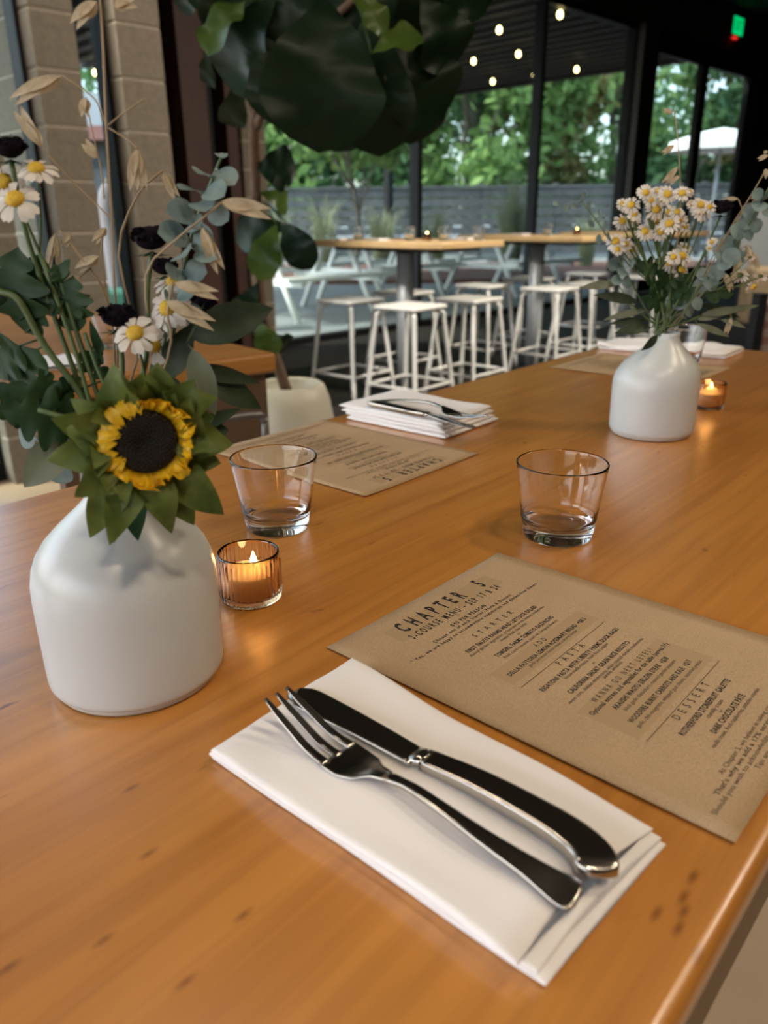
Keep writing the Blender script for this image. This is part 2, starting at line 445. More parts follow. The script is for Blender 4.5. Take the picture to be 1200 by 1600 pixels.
class MB:
    def __init__(self):
        self.v, self.f = [], []
    def add(self, vs, fs):
        n = len(self.v)
        self.v += [tuple(map(float, p)) for p in vs]
        self.f += [tuple(i + n for i in q) for q in fs]
        return self
    def grid(self, rows, close=False):
        R, C = len(rows), len(rows[0])
        vs = [p for r in rows for p in r]
        fs = []
        for i in range(R - 1):
            for j in range(C if close else C - 1):
                k = (j + 1) % C
                fs.append((i * C + j, i * C + k, (i + 1) * C + k, (i + 1) * C + j))
        return self.add(vs, fs)
    def tube(self, pts, rad, n=8, caps=True, flat=None):
        pts = [np.asarray(p, float) for p in pts]
        rr = [rad] * len(pts) if np.isscalar(rad) else list(rad)
        ref = None
        rows = []
        for i, p in enumerate(pts):
            d = unit(pts[min(i + 1, len(pts) - 1)] - pts[max(i - 1, 0)])
            if ref is None:
                ref = V(0, 0, 1) if abs(d[2]) < 0.9 else V(1, 0, 0)
            a = unit(np.cross(d, ref))
            b = np.cross(a, d)
            ref = b
            rows.append([p + rr[i] * (math.cos(2 * PI * k / n) * a + math.sin(2 * PI * k / n) * b) for k in range(n)])
        m = len(self.v)
        self.grid(rows, True)
        if caps:
            self.f.append(tuple(m + k for k in range(n))[::-1])
            e = m + (len(rows) - 1) * n
            self.f.append(tuple(e + k for k in range(n)))
        return self
    def lathe(self, prof, n=48, c=(0, 0, 0), rib=0, rib_a=0.0, rib_from=None):
        rows = []
        for q, (r, z) in enumerate(prof):
            row = []
            for k in range(n):
                a = 2 * PI * k / n
                r2 = r
                if rib and (rib_from is None or q in rib_from):
                    r2 = r + rib_a * abs(math.sin(rib * a / 2))
                row.append((c[0] + r2 * math.cos(a), c[1] + r2 * math.sin(a), c[2] + z))
            rows.append(row)
        return self.grid(rows, True)
    def box(self, lo, hi, fn=None):
        (a, b, c), (d, e, f) = lo, hi
        vs = [(a, b, c), (d, b, c), (d, e, c), (a, e, c), (a, b, f), (d, b, f), (d, e, f), (a, e, f)]
        if fn:
            vs = [fn(*p) for p in vs]
        fs = [(0, 3, 2, 1), (4, 5, 6, 7), (0, 1, 5, 4), (1, 2, 6, 5), (2, 3, 7, 6), (3, 0, 4, 7)]
        return self.add(vs, [q[::-1] for q in fs] if fn else fs)
    def ball(self, c, rx, ry, rz, nu=16, nv=10, jitter=0.0):
        rows = []
        for i in range(nv + 1):
            a = PI * i / nv
            rows.append([(c[0] + rx * math.sin(a) * math.cos(2 * PI * k / nu) * (1 + jitter * (random.random() - .5)),
                          c[1] + ry * math.sin(a) * math.sin(2 * PI * k / nu) * (1 + jitter * (random.random() - .5)),
                          c[2] - rz * math.cos(a) * (1 + jitter * (random.random() - .5))) for k in range(nu)])
        return self.grid(rows, True)
    def leaf(self, base, tip, up, width, prof='lance', fold=0.15, bend=0.1, n=8, wave=0.0, wk=3, lobes=0, twist=0.0):
        base, tip = np.asarray(base, float), np.asarray(tip, float)
        ax = tip - base
        L = np.linalg.norm(ax)
        u = ax / L
        side = np.cross(u, up)
        if np.linalg.norm(side) < 1e-4:
            side = np.cross(u, V(0.3, 0.5, 0.8))
        side = unit(side)
        nr = np.cross(side, u)
        rows = []
        for i in range(n + 1):
            q = i / n
            if prof == 'lance': w = math.sin(PI * min(1, q ** 0.85)) ** 0.9
            elif prof == 'round': w = math.sqrt(max(0, 1 - (2 * q - 1) ** 2))
            elif prof == 'obovate': w = (math.sin(PI * q ** 1.5) ** 0.6) * (0.55 + 0.5 * q) + 0.10 * math.sin(PI * q)
            elif prof == 'petal': w = (q * (1 - q) ** 0.35) * 1.75 + 0.12 * (1 - q)
            elif prof == 'ovate': w = math.sin(PI * q ** 0.62) ** 0.85
            else: w = 1.0
            if lobes:
                w *= 0.45 + 0.75 * abs(math.sin(lobes * PI * q)) ** 0.7 if 0.05 < q < 0.97 else 0.5
            w *= width / 2
            c = base + ax * q + nr * (bend * L * (4 * q * (1 - q) * 0.5 - q * q * 0.5))
            row = []
            for o in (-1, -0.5, 0, 0.5, 1):
                z = fold * abs(o) * w + wave * w * math.sin(wk * 2 * PI * q + o * 2.2) * abs(o)
                th = twist * q
                row.append(c + (side * math.cos(th) + nr * math.sin(th)) * (o * w) + nr * z)
            rows.append(row)
        return self.grid(rows)
    def build(self, name, mat, parent=None, smooth=True, bevel=0.0, solid=0.0, subsurf=0, segs=2, auto=None):
        me = bpy.data.meshes.new(name)
        vs = np.array(self.v, float)
        if parent is not None and parent.name in OFF:
            vs = vs - OFF[parent.name]
        me.from_pydata(vs.tolist(), [], self.f)
        me.materials.append(mat)
        if smooth:
            me.polygons.foreach_set('use_smooth', [True] * len(me.polygons))
            if auto:
                me.set_sharp_from_angle(angle=auto)
        o = bpy.data.objects.new(name, me)
        COL.objects.link(o)
        if parent is not None:
            o.parent = parent
            if parent.name in OFF:
                OFF[o.name] = OFF[parent.name]
        if solid:
            md = o.modifiers.new('solid', 'SOLIDIFY')
            md.thickness = solid
            md.offset = 0
        if bevel:
            md = o.modifiers.new('bevel', 'BEVEL')
            md.width = bevel
            md.segments = segs
            md.limit_method = 'ANGLE'
            md.angle_limit = math.radians(40)
        if subsurf:
            md = o.modifiers.new('sub', 'SUBSURF')
            md.levels = md.render_levels = subsurf
        return o
def copy_tree(o, parent=None):
    c = o.copy()
    COL.objects.link(c)
    if parent is not None:
        c.parent = parent
    for ch in list(o.children):
        copy_tree(ch, c)
    return c
def bez(pts, n=12):            # smooth curve through points (Catmull-Rom)
    P = [np.asarray(p, float) for p in pts]
    P = [2 * P[0] - P[1]] + P + [2 * P[-1] - P[-2]]
    out = []
    m = max(1, n // (len(P) - 3))
    for i in range(1, len(P) - 2):
        for k in range(m):
            q = k / m
            a, b, c, d = P[i - 1], P[i], P[i + 1], P[i + 2]
            out.append(0.5 * ((2 * b) + (-a + c) * q + (2 * a - 5 * b + 4 * c - d) * q * q + (-a + 3 * b - 3 * c + d) * q ** 3))
    out.append(P[-2])
    return out
def boxb(lo, hi):              # a box given in the building frame
    return MB().box(lo, hi, BP)

# ================================================================== ROOM SHELL
W_S0, W_S1, TW, TF = -3.2, 15.0, -5.52, -3.32
boxb((W_S0, -3.9, -0.12), (2.1, 4.5, 0.0)).build('floor', M['floor'], smooth=False)
tag(bpy.data.objects['floor'], kind='structure')
def prism(pts, z0, z1):
    n = len(pts)
    return MB().add([BP(p[0], p[1], z0) for p in pts] + [BP(p[0], p[1], z1) for p in pts],
                    [tuple(range(n)), tuple(range(2 * n - 1, n - 1, -1))] + [(k + n, (k + 1) % n + n, (k + 1) % n, k) for k in range(n)])
tag(prism([(2.1, 4.5), (W_S1, 4.5), (W_S1, -5.62), (3.36, -5.62), (2.1, -3.55)], -0.12, 0.0).build('floor_dark', M['dark_floor'], smooth=False), kind='structure')
tag(boxb((W_S0, -5.62, 3.75), (W_S1, 4.5, 3.9)).build('ceiling', M['ceiling'], smooth=False), kind='structure')
# wall above the long window wall and right of the doors
tag(boxb((2.1, -5.62, 3.22), (W_S1, -5.42, 3.75)).build('wall_window', M['ceiling'], smooth=False), kind='structure')
tag(boxb((13.65, -5.62, 0.0), (W_S1, -5.42, 3.22)).build('wall_right', M['ceiling'], smooth=False), kind='structure')
tag(boxb((W_S1, -5.62, 0.0), (W_S1 + 0.15, 4.5, 3.75)).build('wall_far', M['ceiling'], smooth=False), kind='structure')
tag(prism([(2.03, -3.50), (3.35, -5.56), (3.29, -5.60), (1.97, -3.52)], 0.0, 3.75).build('wall_left', M['ceiling'], smooth=False), kind='structure')
tag(boxb((W_S0, 4.5, 0.0), (W_S1, 4.65, 3.75)).build('wall_back', M['booth_panel'], smooth=False), kind='structure')
wn_ = MB().box((W_S0 - .15, -3.9, 0.0), (W_S0, 4.65, 0.7), BP).box((W_S0 - .15, -3.9, 2.5), (W_S0, 4.65, 3.9), BP)
wn_.box((W_S0 - .15, -3.9, 0.7), (W_S0, -3.3, 2.5), BP).box((W_S0 - .15, 1.6, 0.7), (W_S0, 4.65, 2.5), BP)  # opening added in this unseen wall to let in soft sky fill
tag(wn_.build('wall_near', M['booth_panel'], smooth=False), kind='structure')
tag(boxb((W_S0, -3.9, 3.05), (2.04, -3.32, 3.75)).build('wall_header', M['ceiling'], smooth=False), kind='structure')

# concrete block piers: each block a part of its pier
def block_pier(name, s0, s1, t0, t1, z1):
    r = struct(name)
    core = boxb((s0 + 0.004, t0 + 0.004, 0), (s1 - 0.004, t1 - 0.004, z1)).build('mortar', M['mortar'], r, smooth=False)
    mesh = None
    k = 0
    while 0.2 * (k + 1) <= z1 + 0.01:
        z = 0.2 * k + 0.002
        if mesh is None:
            o = boxb((s0, t0, 0), (s1, t1, 0.19)).build('concrete_block', M['block'], r, smooth=False, bevel=0.003, segs=1)
            first = o
            mesh = o.data
        else:
            o = first.copy()
            COL.objects.link(o)
            o.parent = r
        o.location = (0, 0, z)
        k += 1
for k, s in enumerate((1.11, 1.465, 1.815)):
    block_pier('pier_%d' % (k + 1), s, s + (0.205 if k == 2 else 0.178), -3.80 if k == 1 else -3.52, TF, 3.05)
block_pier('pier_4', 3.83, 4.05, -5.60, -5.30, 3.22)
# frames and glass between the near piers
for k, (a, b) in enumerate(((-0.6, 1.11), (1.288, 1.465), (1.643, 1.815))):
    w = struct('window_%d' % (k + 1))
    mb = MB()
    for (p, q) in ((a, a + 0.018), (b - 0.018, b)):
        mb.box((p, -3.50, 0.08), (q, -3.41, 3.05), BP)
    mb.box((a, -3.50, 0.0), (b, -3.41, 0.08), BP)
    mb.box((a, -3.50, 2.99), (b, -3.41, 3.05), BP)
    mb.build('window_frame', M['dark_metal'], w, smooth=False)
    boxb((a + 0.018, -3.455, 0.08), (b - 0.018, -3.449, 2.99)).build('pane', M['window'], w, smooth=False)
# long glass wall
for k, (a, b) in enumerate(((4.13, 6.0), (6.0, 7.96), (7.96, 9.9))):
    w = struct('window_%d' % (k + 4))
    mb = MB()
    for (p, q) in ((a, a + 0.028), (b - 0.028, b)):
        mb.box((p, -5.58, 0.0), (q, -5.46, 3.22), BP)
    mb.box((a, -5.58, 0.0), (b, -5.46, 0.05), BP)
    mb.box((a, -5.58, 3.15), (b, -5.46, 3.22), BP)
    mb.build('window_frame', M['dark_metal'], w, smooth=False)
    boxb((a + 0.028, -5.523, 0.05), (b - 0.028, -5.517, 3.15)).build('pane', M['window'], w, smooth=False)
tag(boxb((9.9, -5.60, 0.0), (10.3, -5.36, 3.22)).build('trim_2', M['column'], smooth=False), kind='structure')
# glazed double doors
def glass_door(name, a, b, hinge_left):
    d = struct(name)
    mb = MB()
    fr = 0.09
    mb.box((a, -5.56, 0.02), (a + fr, -5.48, 3.1), BP).box((b - fr, -5.56, 0.02), (b, -5.48, 3.1), BP)
    mb.box((a + fr, -5.56, 0.02), (b - fr, -5.48, 0.28), BP).box((a + fr, -5.56, 2.98), (b - fr, -5.48, 3.1), BP)
    mb.build('door_frame', M['dark_metal'], d, smooth=False)
    boxb((a + fr, -5.523, 0.28), (b - fr, -5.517, 2.98)).build('pane', M['window'], d, smooth=False)
    h = b - fr / 2 if hinge_left else a + fr / 2
    MB().tube([BP(h, -5.48, 0.95), BP(h, -5.43, 0.97), BP(h, -5.43, 1.25), BP(h, -5.48, 1.27)], 0.011, 8).build('door_handle', M['pole'], d)
glass_door('door_1', 10.42, 11.92, True)
glass_door('door_2', 11.95, 13.55, False)
tag(boxb((10.3, -5.6, 3.1), (13.65, -5.44, 3.22)).build('trim_3', M['dark_metal'], smooth=False), kind='structure')
tag(boxb((10.3, -5.6, 0.0), (10.42, -5.44, 3.1)).build('trim_4', M['dark_metal'], smooth=False), kind='structure')
tag(boxb((13.55, -5.6, 0.0), (13.65, -5.44, 3.1)).build('trim_5', M['dark_metal'], smooth=False), kind='structure')
# rust steel posts beside the block pier
tag(boxb((3.34, -5.58, 0.0), (3.55, -5.30, 3.22)).build('trim_6', M['rust'], smooth=False), kind='structure')
tag(boxb((3.55, -5.58, 0.0), (3.73, -5.48, 3.22)).build('trim_7', M['dark_metal'], smooth=False), kind='structure')
tag(boxb((3.73, -5.58, 0.0), (3.83, -5.34, 3.22)).build('trim_8', M['rust'], smooth=False), kind='structure')
tag(boxb((4.05, -5.58, 0.0), (4.13, -5.44, 3.22)).build('trim_9', M['dark_metal'], smooth=False), kind='structure')

# ------------------------------------------------------------------ text helper
def cap_height():
    c = bpy.data.curves.new('t', 'FONT')
    c.body = 'H'
    c.size = 1.0
    o = bpy.data.objects.new('t', c)
    COL.objects.link(o)
    bpy.context.view_layer.update()
    h = max(v[1] for v in o.bound_box)
    bpy.data.objects.remove(o)
    bpy.data.curves.remove(c)
    return h if h > .3 else .70
CAPH = cap_height()
def text_mesh(mb, body, width, cap, cu, cv, tf, space=1.0, bold=0.0, italic=0.0, left=None):
    cu_d = bpy.data.curves.new('t', 'FONT')
    cu_d.body = body
    cu_d.size = 1.0
    cu_d.space_character = space
    cu_d.offset = bold
    cu_d.resolution_u = 2
    o = bpy.data.objects.new('t', cu_d)
    COL.objects.link(o)
    dg = bpy.context.evaluated_depsgraph_get()
    me = bpy.data.meshes.new_from_object(o.evaluated_get(dg))
    vs = np.zeros(len(me.vertices) * 3)
    me.vertices.foreach_get('co', vs)
    vs = vs.reshape(-1, 3)
    fs = [tuple(p.vertices) for p in me.polygons]
    bpy.data.objects.remove(o)
    bpy.data.meshes.remove(me)
    bpy.data.curves.remove(cu_d)
    x0, x1 = vs[:, 0].min(), vs[:, 0].max()
    sx = width / (x1 - x0)
    sy = cap / CAPH
    xs = (vs[:, 0] - (x0 + x1) / 2) * sx + cu
    if left is not None:
        xs = (vs[:, 0] - x0) * sx + left
    ys = vs[:, 1] * sy
    xs = xs + italic * ys
    mb.add([tf(x, cv - y) for x, y in zip(xs, ys)], fs)

# exit sign
ex = thing('exit_sign', 'small lit green exit sign on the dark wall above the doors', 'sign', BP(12.5, -5.4, 3.52))
boxb((12.34, -5.42, 3.40), (12.70, -5.36, 3.64)).build('housing', M['exit_box'], ex, smooth=False)
boxb((12.36, -5.36, 3.415), (12.68, -5.354, 3.625)).build('lit_face', M['exit_green'], ex, smooth=False)
mb = MB()
text_mesh(mb, 'EXIT', 0.25, 0.125, 12.52, 3.46, lambda x, y: BP(x, -5.352, 2 * 3.46 - y), 1.1, 0.01)
mb.build('lettering', M['exit_dark'], ex, smooth=False)
boxb((12.45, -5.40, 3.36), (12.55, -5.36, 3.39)).build('indicator', M['red_led'], ex, smooth=False)

# ================================================================== OUTDOORS
tag(MB().box((-60, -90, -0.16), (90, -5.62, -0.05), BP).build('ground', M['patio'], smooth=False), kind='structure')
tag(MB().box((-20, -40, -0.16), (2.04, -3.9, -0.05), BP).build('path', M['patio'], smooth=False), kind='structure')
# covered patio roof: slats are parts
rf = struct('patio_roof')
boxb((3.4, -13.0, 3.42), (12.8, -5.65, 3.5)).build('deck', M['roof_slat'], rf, smooth=False)
sl = None
for k in range(28):
    s = 3.4 + k * 0.336
    if sl is None:
        sl = boxb((0, -13.0, 3.26), (0.14, -5.65, 3.42)).build('slat', M['roof_slat'], rf, smooth=False)
        o = sl
    else:
        o = sl.copy()
        COL.objects.link(o)
        o.parent = rf
    p = BP(s, 0, 0)
    o.location = p
boxb((12.7, -13.0, 3.2), (12.84, -5.65, 3.5)).build('fascia', M['roof_slat'], rf, smooth=False)
for (s, t) in ((12.7, -12.6), (4.2, -12.8)):
    boxb((s, t, 0), (s + 0.14, t + 0.14, 3.26)).build('post', M['dark_metal'], rf, smooth=False)

# string lights
cable_rows = {}
def string_bulb(px, py, lab, z=3.12):
    c = at(px, py, z)
    b = thing('string_bulb', lab, 'light bulb', tuple(c), 'string light bulbs under the patio roof')
    prof = [(0.001, -0.045), (0.018, -0.038), (0.029, -0.018), (0.030, 0.0), (0.022, 0.02), (0.013, 0.034), (0.001, 0.036)]
    MB().lathe(prof, 14, c).build('glass_bulb', M['bulb'], b)
    MB().tube([c + V(0, 0, 0.034), c + V(0, 0, 0.085)], 0.014, 8).build('socket', M['dark_metal'], b)
    return c + V(0, 0, 0.085)
rows = [[(875, 22), (780, 46)], [(740, 95), (810, 84), (675, 106), (556, 80)], [(901, 108), (835, 117), (770, 127), (710, 134)], [(148, 113)]]
names = ['nearest', 'middle', 'farthest']
nth = ['leftmost', 'second from the left', 'third from the left', 'rightmost']
for r_, row in enumerate(rows):
    row = sorted(row)
    labs = ['glowing bulb of the %s string light row, %s' % (names[r_ % 3], nth[3] if k == len(row) - 1 else nth[k]) for k in range(len(row))]
    if len(row) == 1:
        labs = ['lone glowing string light bulb seen in the gap between the block piers']
    pts = sorted([string_bulb(*q, l) for q, l in zip(row, labs)], key=lambda p: p[0])
    if len(pts) > 1:
        mid = []
        for a, b in zip(pts, pts[1:]):
            mid += [a, (a + b) / 2 - V(0, 0, 0.05)]
        mid.append(pts[-1])
        cable_rows[len(cable_rows)] = bez(mid, 16)
for k, c in cable_rows.items():
    o = MB().tube(c, 0.005, 6).build('light_cable', M['dark_metal'])
    tag(o, 'thin black cable of the %s string light row under the patio roof' % names[k], 'cable')

# slatted fence at the far side of the patio
fn = thing('board_fence', 'weathered grey horizontal board fence below the trees', 'fence', (2, 22.0, 0))
x = -11.0
pl = None
while x < 17.5:
    for k in range(7):
        if pl is None:
            pl = MB().box((0, 21.98, 0), (1.94, 22.02, 0.20)).build('board', M['fence'], fn, smooth=False)
            o = pl
        else:
            o = pl.copy()
            COL.objects.link(o)
            o.parent = fn
        o.location = (x + random.uniform(-.02, .02), random.uniform(-.015, .015), 0.12 + k * 0.235)
    x += 1.95
x = -11.0
pp = None
while x < 18:
    if pp is None:
        pp = MB().box((-0.06, 22.02, 0), (0.06, 22.14, 1.85)).build('post', M['fence'], fn, smooth=False)
        o = pp
    else:
        o = pp.copy()
        COL.objects.link(o)
        o.parent = fn
    o.location = (x, 0, 0)
    x += 1.95
MB().box((-11.0, 21.94, 1.74), (17.7, 22.1, 1.80)).build('cap_rail', M['fence'], fn, smooth=False)

# trees
def tree(label, X, Y, h, rad, nleaf, mat, trunk=0.16, lo=0.12, size=0.22, squash=1.0):
    nleaf = int(nleaf * 1.0)
    t = thing('tree', label, 'tree', (X, Y, 0), 'trees beyond the fence')
    pts = bez([(X, Y, -0.05), (X + .1, Y, h * .25), (X - .1, Y + .1, h * .5), (X + .05, Y, h * .85)], 9)
    mb = MB().tube(pts, list(np.linspace(trunk, trunk * .3, len(pts))), 8)
    rg = np.random.default_rng(int(abs(X * 31 + Y * 7)) + 3)
    clumps = []
    for k in range(34):
        a = rg.uniform(0, 2 * PI)
        zz = rg.uniform(lo, 1.0)
        env = rad * math.sqrt(max(0.30, 1 - ((zz - 0.55) / 0.50) ** 2))
        rr = env * math.sqrt(rg.uniform(0.1, 1))
        c = np.array([X + rr * math.cos(a), Y + rr * math.sin(a) * squash, h * zz])
        clumps.append(c)
        if k % 3 == 0:
            s0 = np.array(pts[min(len(pts) - 1, int(zz * 7))])
            mb.tube([s0, (s0 + c) / 2 + V(0, 0, .2), c], [trunk * .4, trunk * .25, trunk * .1], 5)
    mb.build('trunk', M['tree_bark'], t)
    cl = np.array(clumps)[rg.integers(0, len(clumps), nleaf)]
    cen = cl + rg.normal(0, rad * 0.125, (nleaf, 3))
    a = rg.normal(size=(nleaf, 3))
    a /= np.linalg.norm(a, axis=1, keepdims=True)
    b = np.cross(a, rg.normal(size=(nleaf, 3)))
    b /= np.linalg.norm(b, axis=1, keepdims=True)
    sz = size * rg.uniform(.6, 1.3, (nleaf, 1))
    vs = np.stack([cen - a * sz, cen - b * sz * .45, cen + a * sz, cen + b * sz * .45], 1).reshape(-1, 3) - OFF[t.name]
    me = bpy.data.meshes.new('foliage')
    me.vertices.add(len(vs))
    me.vertices.foreach_set('co', vs.ravel())
    me.loops.add(nleaf * 4)
    me.loops.foreach_set('vertex_index', np.arange(nleaf * 4))
    me.polygons.add(nleaf)
    me.polygons.foreach_set('loop_start', np.arange(nleaf) * 4)
    me.polygons.foreach_set('loop_total', np.full(nleaf, 4))
    me.update()
    me.materials.append(mat)
    o = bpy.data.objects.new('foliage', me)
    COL.objects.link(o)
    o.parent = t
    o['kind'] = 'stuff'
tree('bushy green tree beyond the fence at the left, behind the hanging fig leaves', -4.2, 26, 7.0, 3.6, 6500, M['tree1'])
tree('dark green tree beyond the fence left of the first window post', -0.2, 28, 8.5, 3.8, 7000, M['tree2'])
tree('light green tree beyond the fence between the two window posts', 2.8, 25.5, 7.8, 2.9, 7500, M['tree1'])
tree('yellowing tree beyond the fence beside the right window post', 5.0, 27.5, 8.2, 2.1, 3400, M['tree3'])
tree('airy green tree with sky gaps left of the brown column', 7.6, 28, 9.5, 2.7, 1500, M['tree1'])
tree('tall dark green tree seen through the left door pane', 9.9, 27, 12.5, 2.6, 8000, M['tree2'])
tree('green and rust tinted tree seen through the right door pane', 12.6, 28, 12.5, 2.6, 8500, M['tree3'])
tree('dark hedge like tree far behind the board fence at the right', 9.8, 34, 6.5, 3.2, 1500, M['tree2'])
tree('far green tree at the back behind the yellowing tree', 3.6, 36, 8.5, 4.0, 4000, M['tree2'])
tree('wide far tree at the back behind the leftmost bushy tree', -7.2, 33, 7.5, 4.2, 6000, M['tree2'])
tree('slender young tree with pale trunk standing on the patio bed', -0.52, 15.5, 4.4, 1.3, 1500, M['tree1'], 0.05, 0.45, 0.14)

# ornamental grasses in the patio bed
def grass(label, X, Y, h, r, n):
    g = thing('grass_clump', label, 'grass', (X, Y, -0.05), 'ornamental grasses in the patio bed')
    mb = MB()
    for k in range(n):
        a = random.uniform(0, 2 * PI)
        b0 = V(X + .12 * math.cos(a), Y + .12 * math.sin(a), -0.05)
        rr = r * random.uniform(.3, 1)
        hh = h * random.uniform(.65, 1)
        p1 = V(X + rr * .45 * math.cos(a), Y + rr * .45 * math.sin(a), hh * .8)
        p2 = V(X + rr * math.cos(a), Y + rr * math.sin(a), hh * random.uniform(.75, 1.05))
        c = bez([b0, p1, p2], 4)
        sd = V(-math.sin(a), math.cos(a), 0) * 0.014
        mb.grid([[p - sd * (1 - i / len(c)), p + sd * (1 - i / len(c))] for i, p in enumerate(c)])
    o = mb.build('blades', M['grass'], g)
    o['kind'] = 'stuff'
for lab, X, Y, h, r, n in (('tall spiky grass clump left of the right window post', 2.55, 16, 1.95, .95, 150),
                           ('feathery grass clump behind the glasses of the first high table', -1.2, 17, 1.5, .8, 110),
                           ('low feathery grass clump beside the slender young tree', 0.0, 17.5, 1.35, .8, 110),
                           ('low grass clump right of the first window post', 1.1, 16.5, 1.3, .7, 100),
                           ('dim grass clump below the fence at the left', -2.3, 18, 1.4, .8, 110),
                           ('grass clump in front of the fence left of the column', 4.4, 17.5, 1.2, .7, 90)):
    grass(lab, X, Y, h, r, n)
tag(MB().box((-7, 14.2, -0.05), (8, 19.5, 0.02)).build('planting_bed', M['mulch'], smooth=False), kind='structure')

# white picnic tables on the patio
def picnic_table(label, s, t, rz):
    r = thing('picnic_table', label, 'picnic table', BP(s, t, -0.05), 'white picnic tables on the patio', rz, world=False)
    for k in range(3):
        MB().box((-.85, -.33 + k * .225, .76), (.85, -.12 + k * .225, .80)).build('top_board', M['white_paint'], r, smooth=False)
    for y in (-.72, .72):
        MB().box((-.85, y - .13, .45), (.85, y + .13, .49)).build('bench_board', M['white_paint'], r, smooth=False)
    for x in (-.6, .6):
        for sg in (-1, 1):
            MB().tube([(x, sg * .25, .76), (x, sg * .68, 0)], .04, 6).build('leg', M['white_paint'], r)
        MB().box((x - .03, -.8, .39), (x + .03, .8, .45)).build('bench_beam', M['white_paint'], r, smooth=False)
picnic_table('white picnic table outside behind the first high table', 6.2, -7.6, AB)
picnic_table('white picnic table outside behind the second high table', 8.1, -8.1, AB)
picnic_table('white picnic table farthest right, seen left of the daisy bouquet', 10.05, -7.4, AB)

# teal cafe chair outside
ch = thing('cafe_chair', 'teal metal chair on the patio left of the first high table', 'chair', BP(4.9, -6.9, -0.05), None, 0.4, world=False)
for x in (-.2, .2):
    for y in (-.2, .2):
        MB().tube([(x * 1.1, y * 1.15, 0), (x, y, .45 if y < 0 else .45)], .016, 8).build('leg', M['teal'], ch)
    MB().tube([(x, .2, .45), (x, .26, .85)], .016, 8).build('back_post', M['teal'], ch)
MB().box((-.21, -.21, .45), (.21, .21, .475)).build('seat', M['teal'], ch, smooth=False, bevel=.01)
MB().box((-.2, .235, .66), (.2, .255, .85)).build('backrest', M['teal'], ch, smooth=False, bevel=.005)

# patio umbrella with grill seen through the doors
um = thing('patio_umbrella', 'white patio umbrella standing outside beyond the right door pane', 'umbrella', (7.25, 18.2, -0.05))
c = V(7.25, 18.2, 0)
MB().lathe([(0.001, 2.75), (0.5, 2.66), (1.1, 2.47), (1.12, 2.31), (1.09, 2.31), (1.07, 2.45), (0.4, 2.62), (0.001, 2.71)], 8, c).build('canopy', M['canvas'], um, smooth=False)
MB().tube([c + V(0, 0, -.05), c + V(0, 0, 2.72)], .035, 8).build('pole', M['pole'], um)
MB().lathe([(0.001, -.05), (.3, -.05), (.3, .02), (.05, .06), (.04, .2)], 16, c).build('base', M['dark_metal'], um)
gr = thing('outdoor_grill', 'grey steel grill cart outside below the white umbrella', 'grill', (7.55, 15.4, -0.05))
MB().box((7.05, 15.1, .1), (8.1, 15.7, .95)).build('cabinet', M['pole'], gr, smooth=False, bevel=.02)
MB().box((7.02, 15.05, .95), (8.13, 15.72, 1.02)).build('worktop', M['fence'], gr, smooth=False, bevel=.01)
MB().ball((7.58, 15.4, 1.02), .45, .28, .30, 16, 10).build('hood', M['pole'], gr)
for x in (7.12, 8.03):
    for y in (15.18, 15.62):
        MB().tube([(x, y, -.05), (x, y, .1)], .03, 8).build('leg', M['dark_metal'], gr)
# neighbouring house seen between the piers
hs_ = thing('neighbour_house', 'white house with a brick red roof band far outside between the block piers', 'house', (-9.5, 25, 0))
MB().box((-12.5, 24, -.05), (-7.0, 27, 3.1)).build('wall', M['fence'], hs_, smooth=False)
MB().add([(-12.8, 23.4, 3.1), (-6.7, 23.4, 3.1), (-6.7, 27.4, 3.1), (-12.8, 27.4, 3.1), (-12.8, 24.4, 3.55), (-6.7, 24.4, 3.55), (-6.7, 26.4, 3.55), (-12.8, 26.4, 3.55)],
         [(0, 1, 5, 4), (1, 2, 6, 5), (2, 3, 7, 6), (3, 0, 4, 7), (4, 5, 6, 7), (0, 3, 2, 1)]).build('roof', M['red_roof'], hs_, smooth=False)
MB().box((-12.3, 24.5, 3.55), (-7.2, 26.3, 4.4)).build('upper_wall', M['siding'], hs_, smooth=False)
for x in (-11.6, -10.0, -8.4):
    MB().box((x, 23.95, 1.2), (x + .9, 24.02, 2.4)).build('window', M['asphalt'], hs_, smooth=False)
tp = aty(168, 285, 4.9)
cv = thing('covered_heater', 'tall mauve fabric covered patio heater outside between the piers', 'patio heater', (tp[0], tp[1], -0.05))
c = V(tp[0], tp[1], 0)
h = tp[2]
MB().lathe([(.001, h), (.03, h - .008), (.058, h - .05), (.074, h - .14), (.080, h * .5), (.09, -.05), (0.001, -.05)], 24, c).build('cover', M['mauve'], cv)
MB().tube([c + V(0, 0, h - .005), c + V(0, 0, h + .02)], .012, 8).build('tie', M['oat_stem'], cv)
tq = aty(187, 466, 4.5)
tag(MB().box((tq[0] - .3, tq[1] - .12, -.05), (tq[0] + .1, tq[1] + .12, tq[2] + .05)).build('planter_box', M['teal'], smooth=False, bevel=.02), 'low teal planter box outside at the foot of the piers', 'planter')

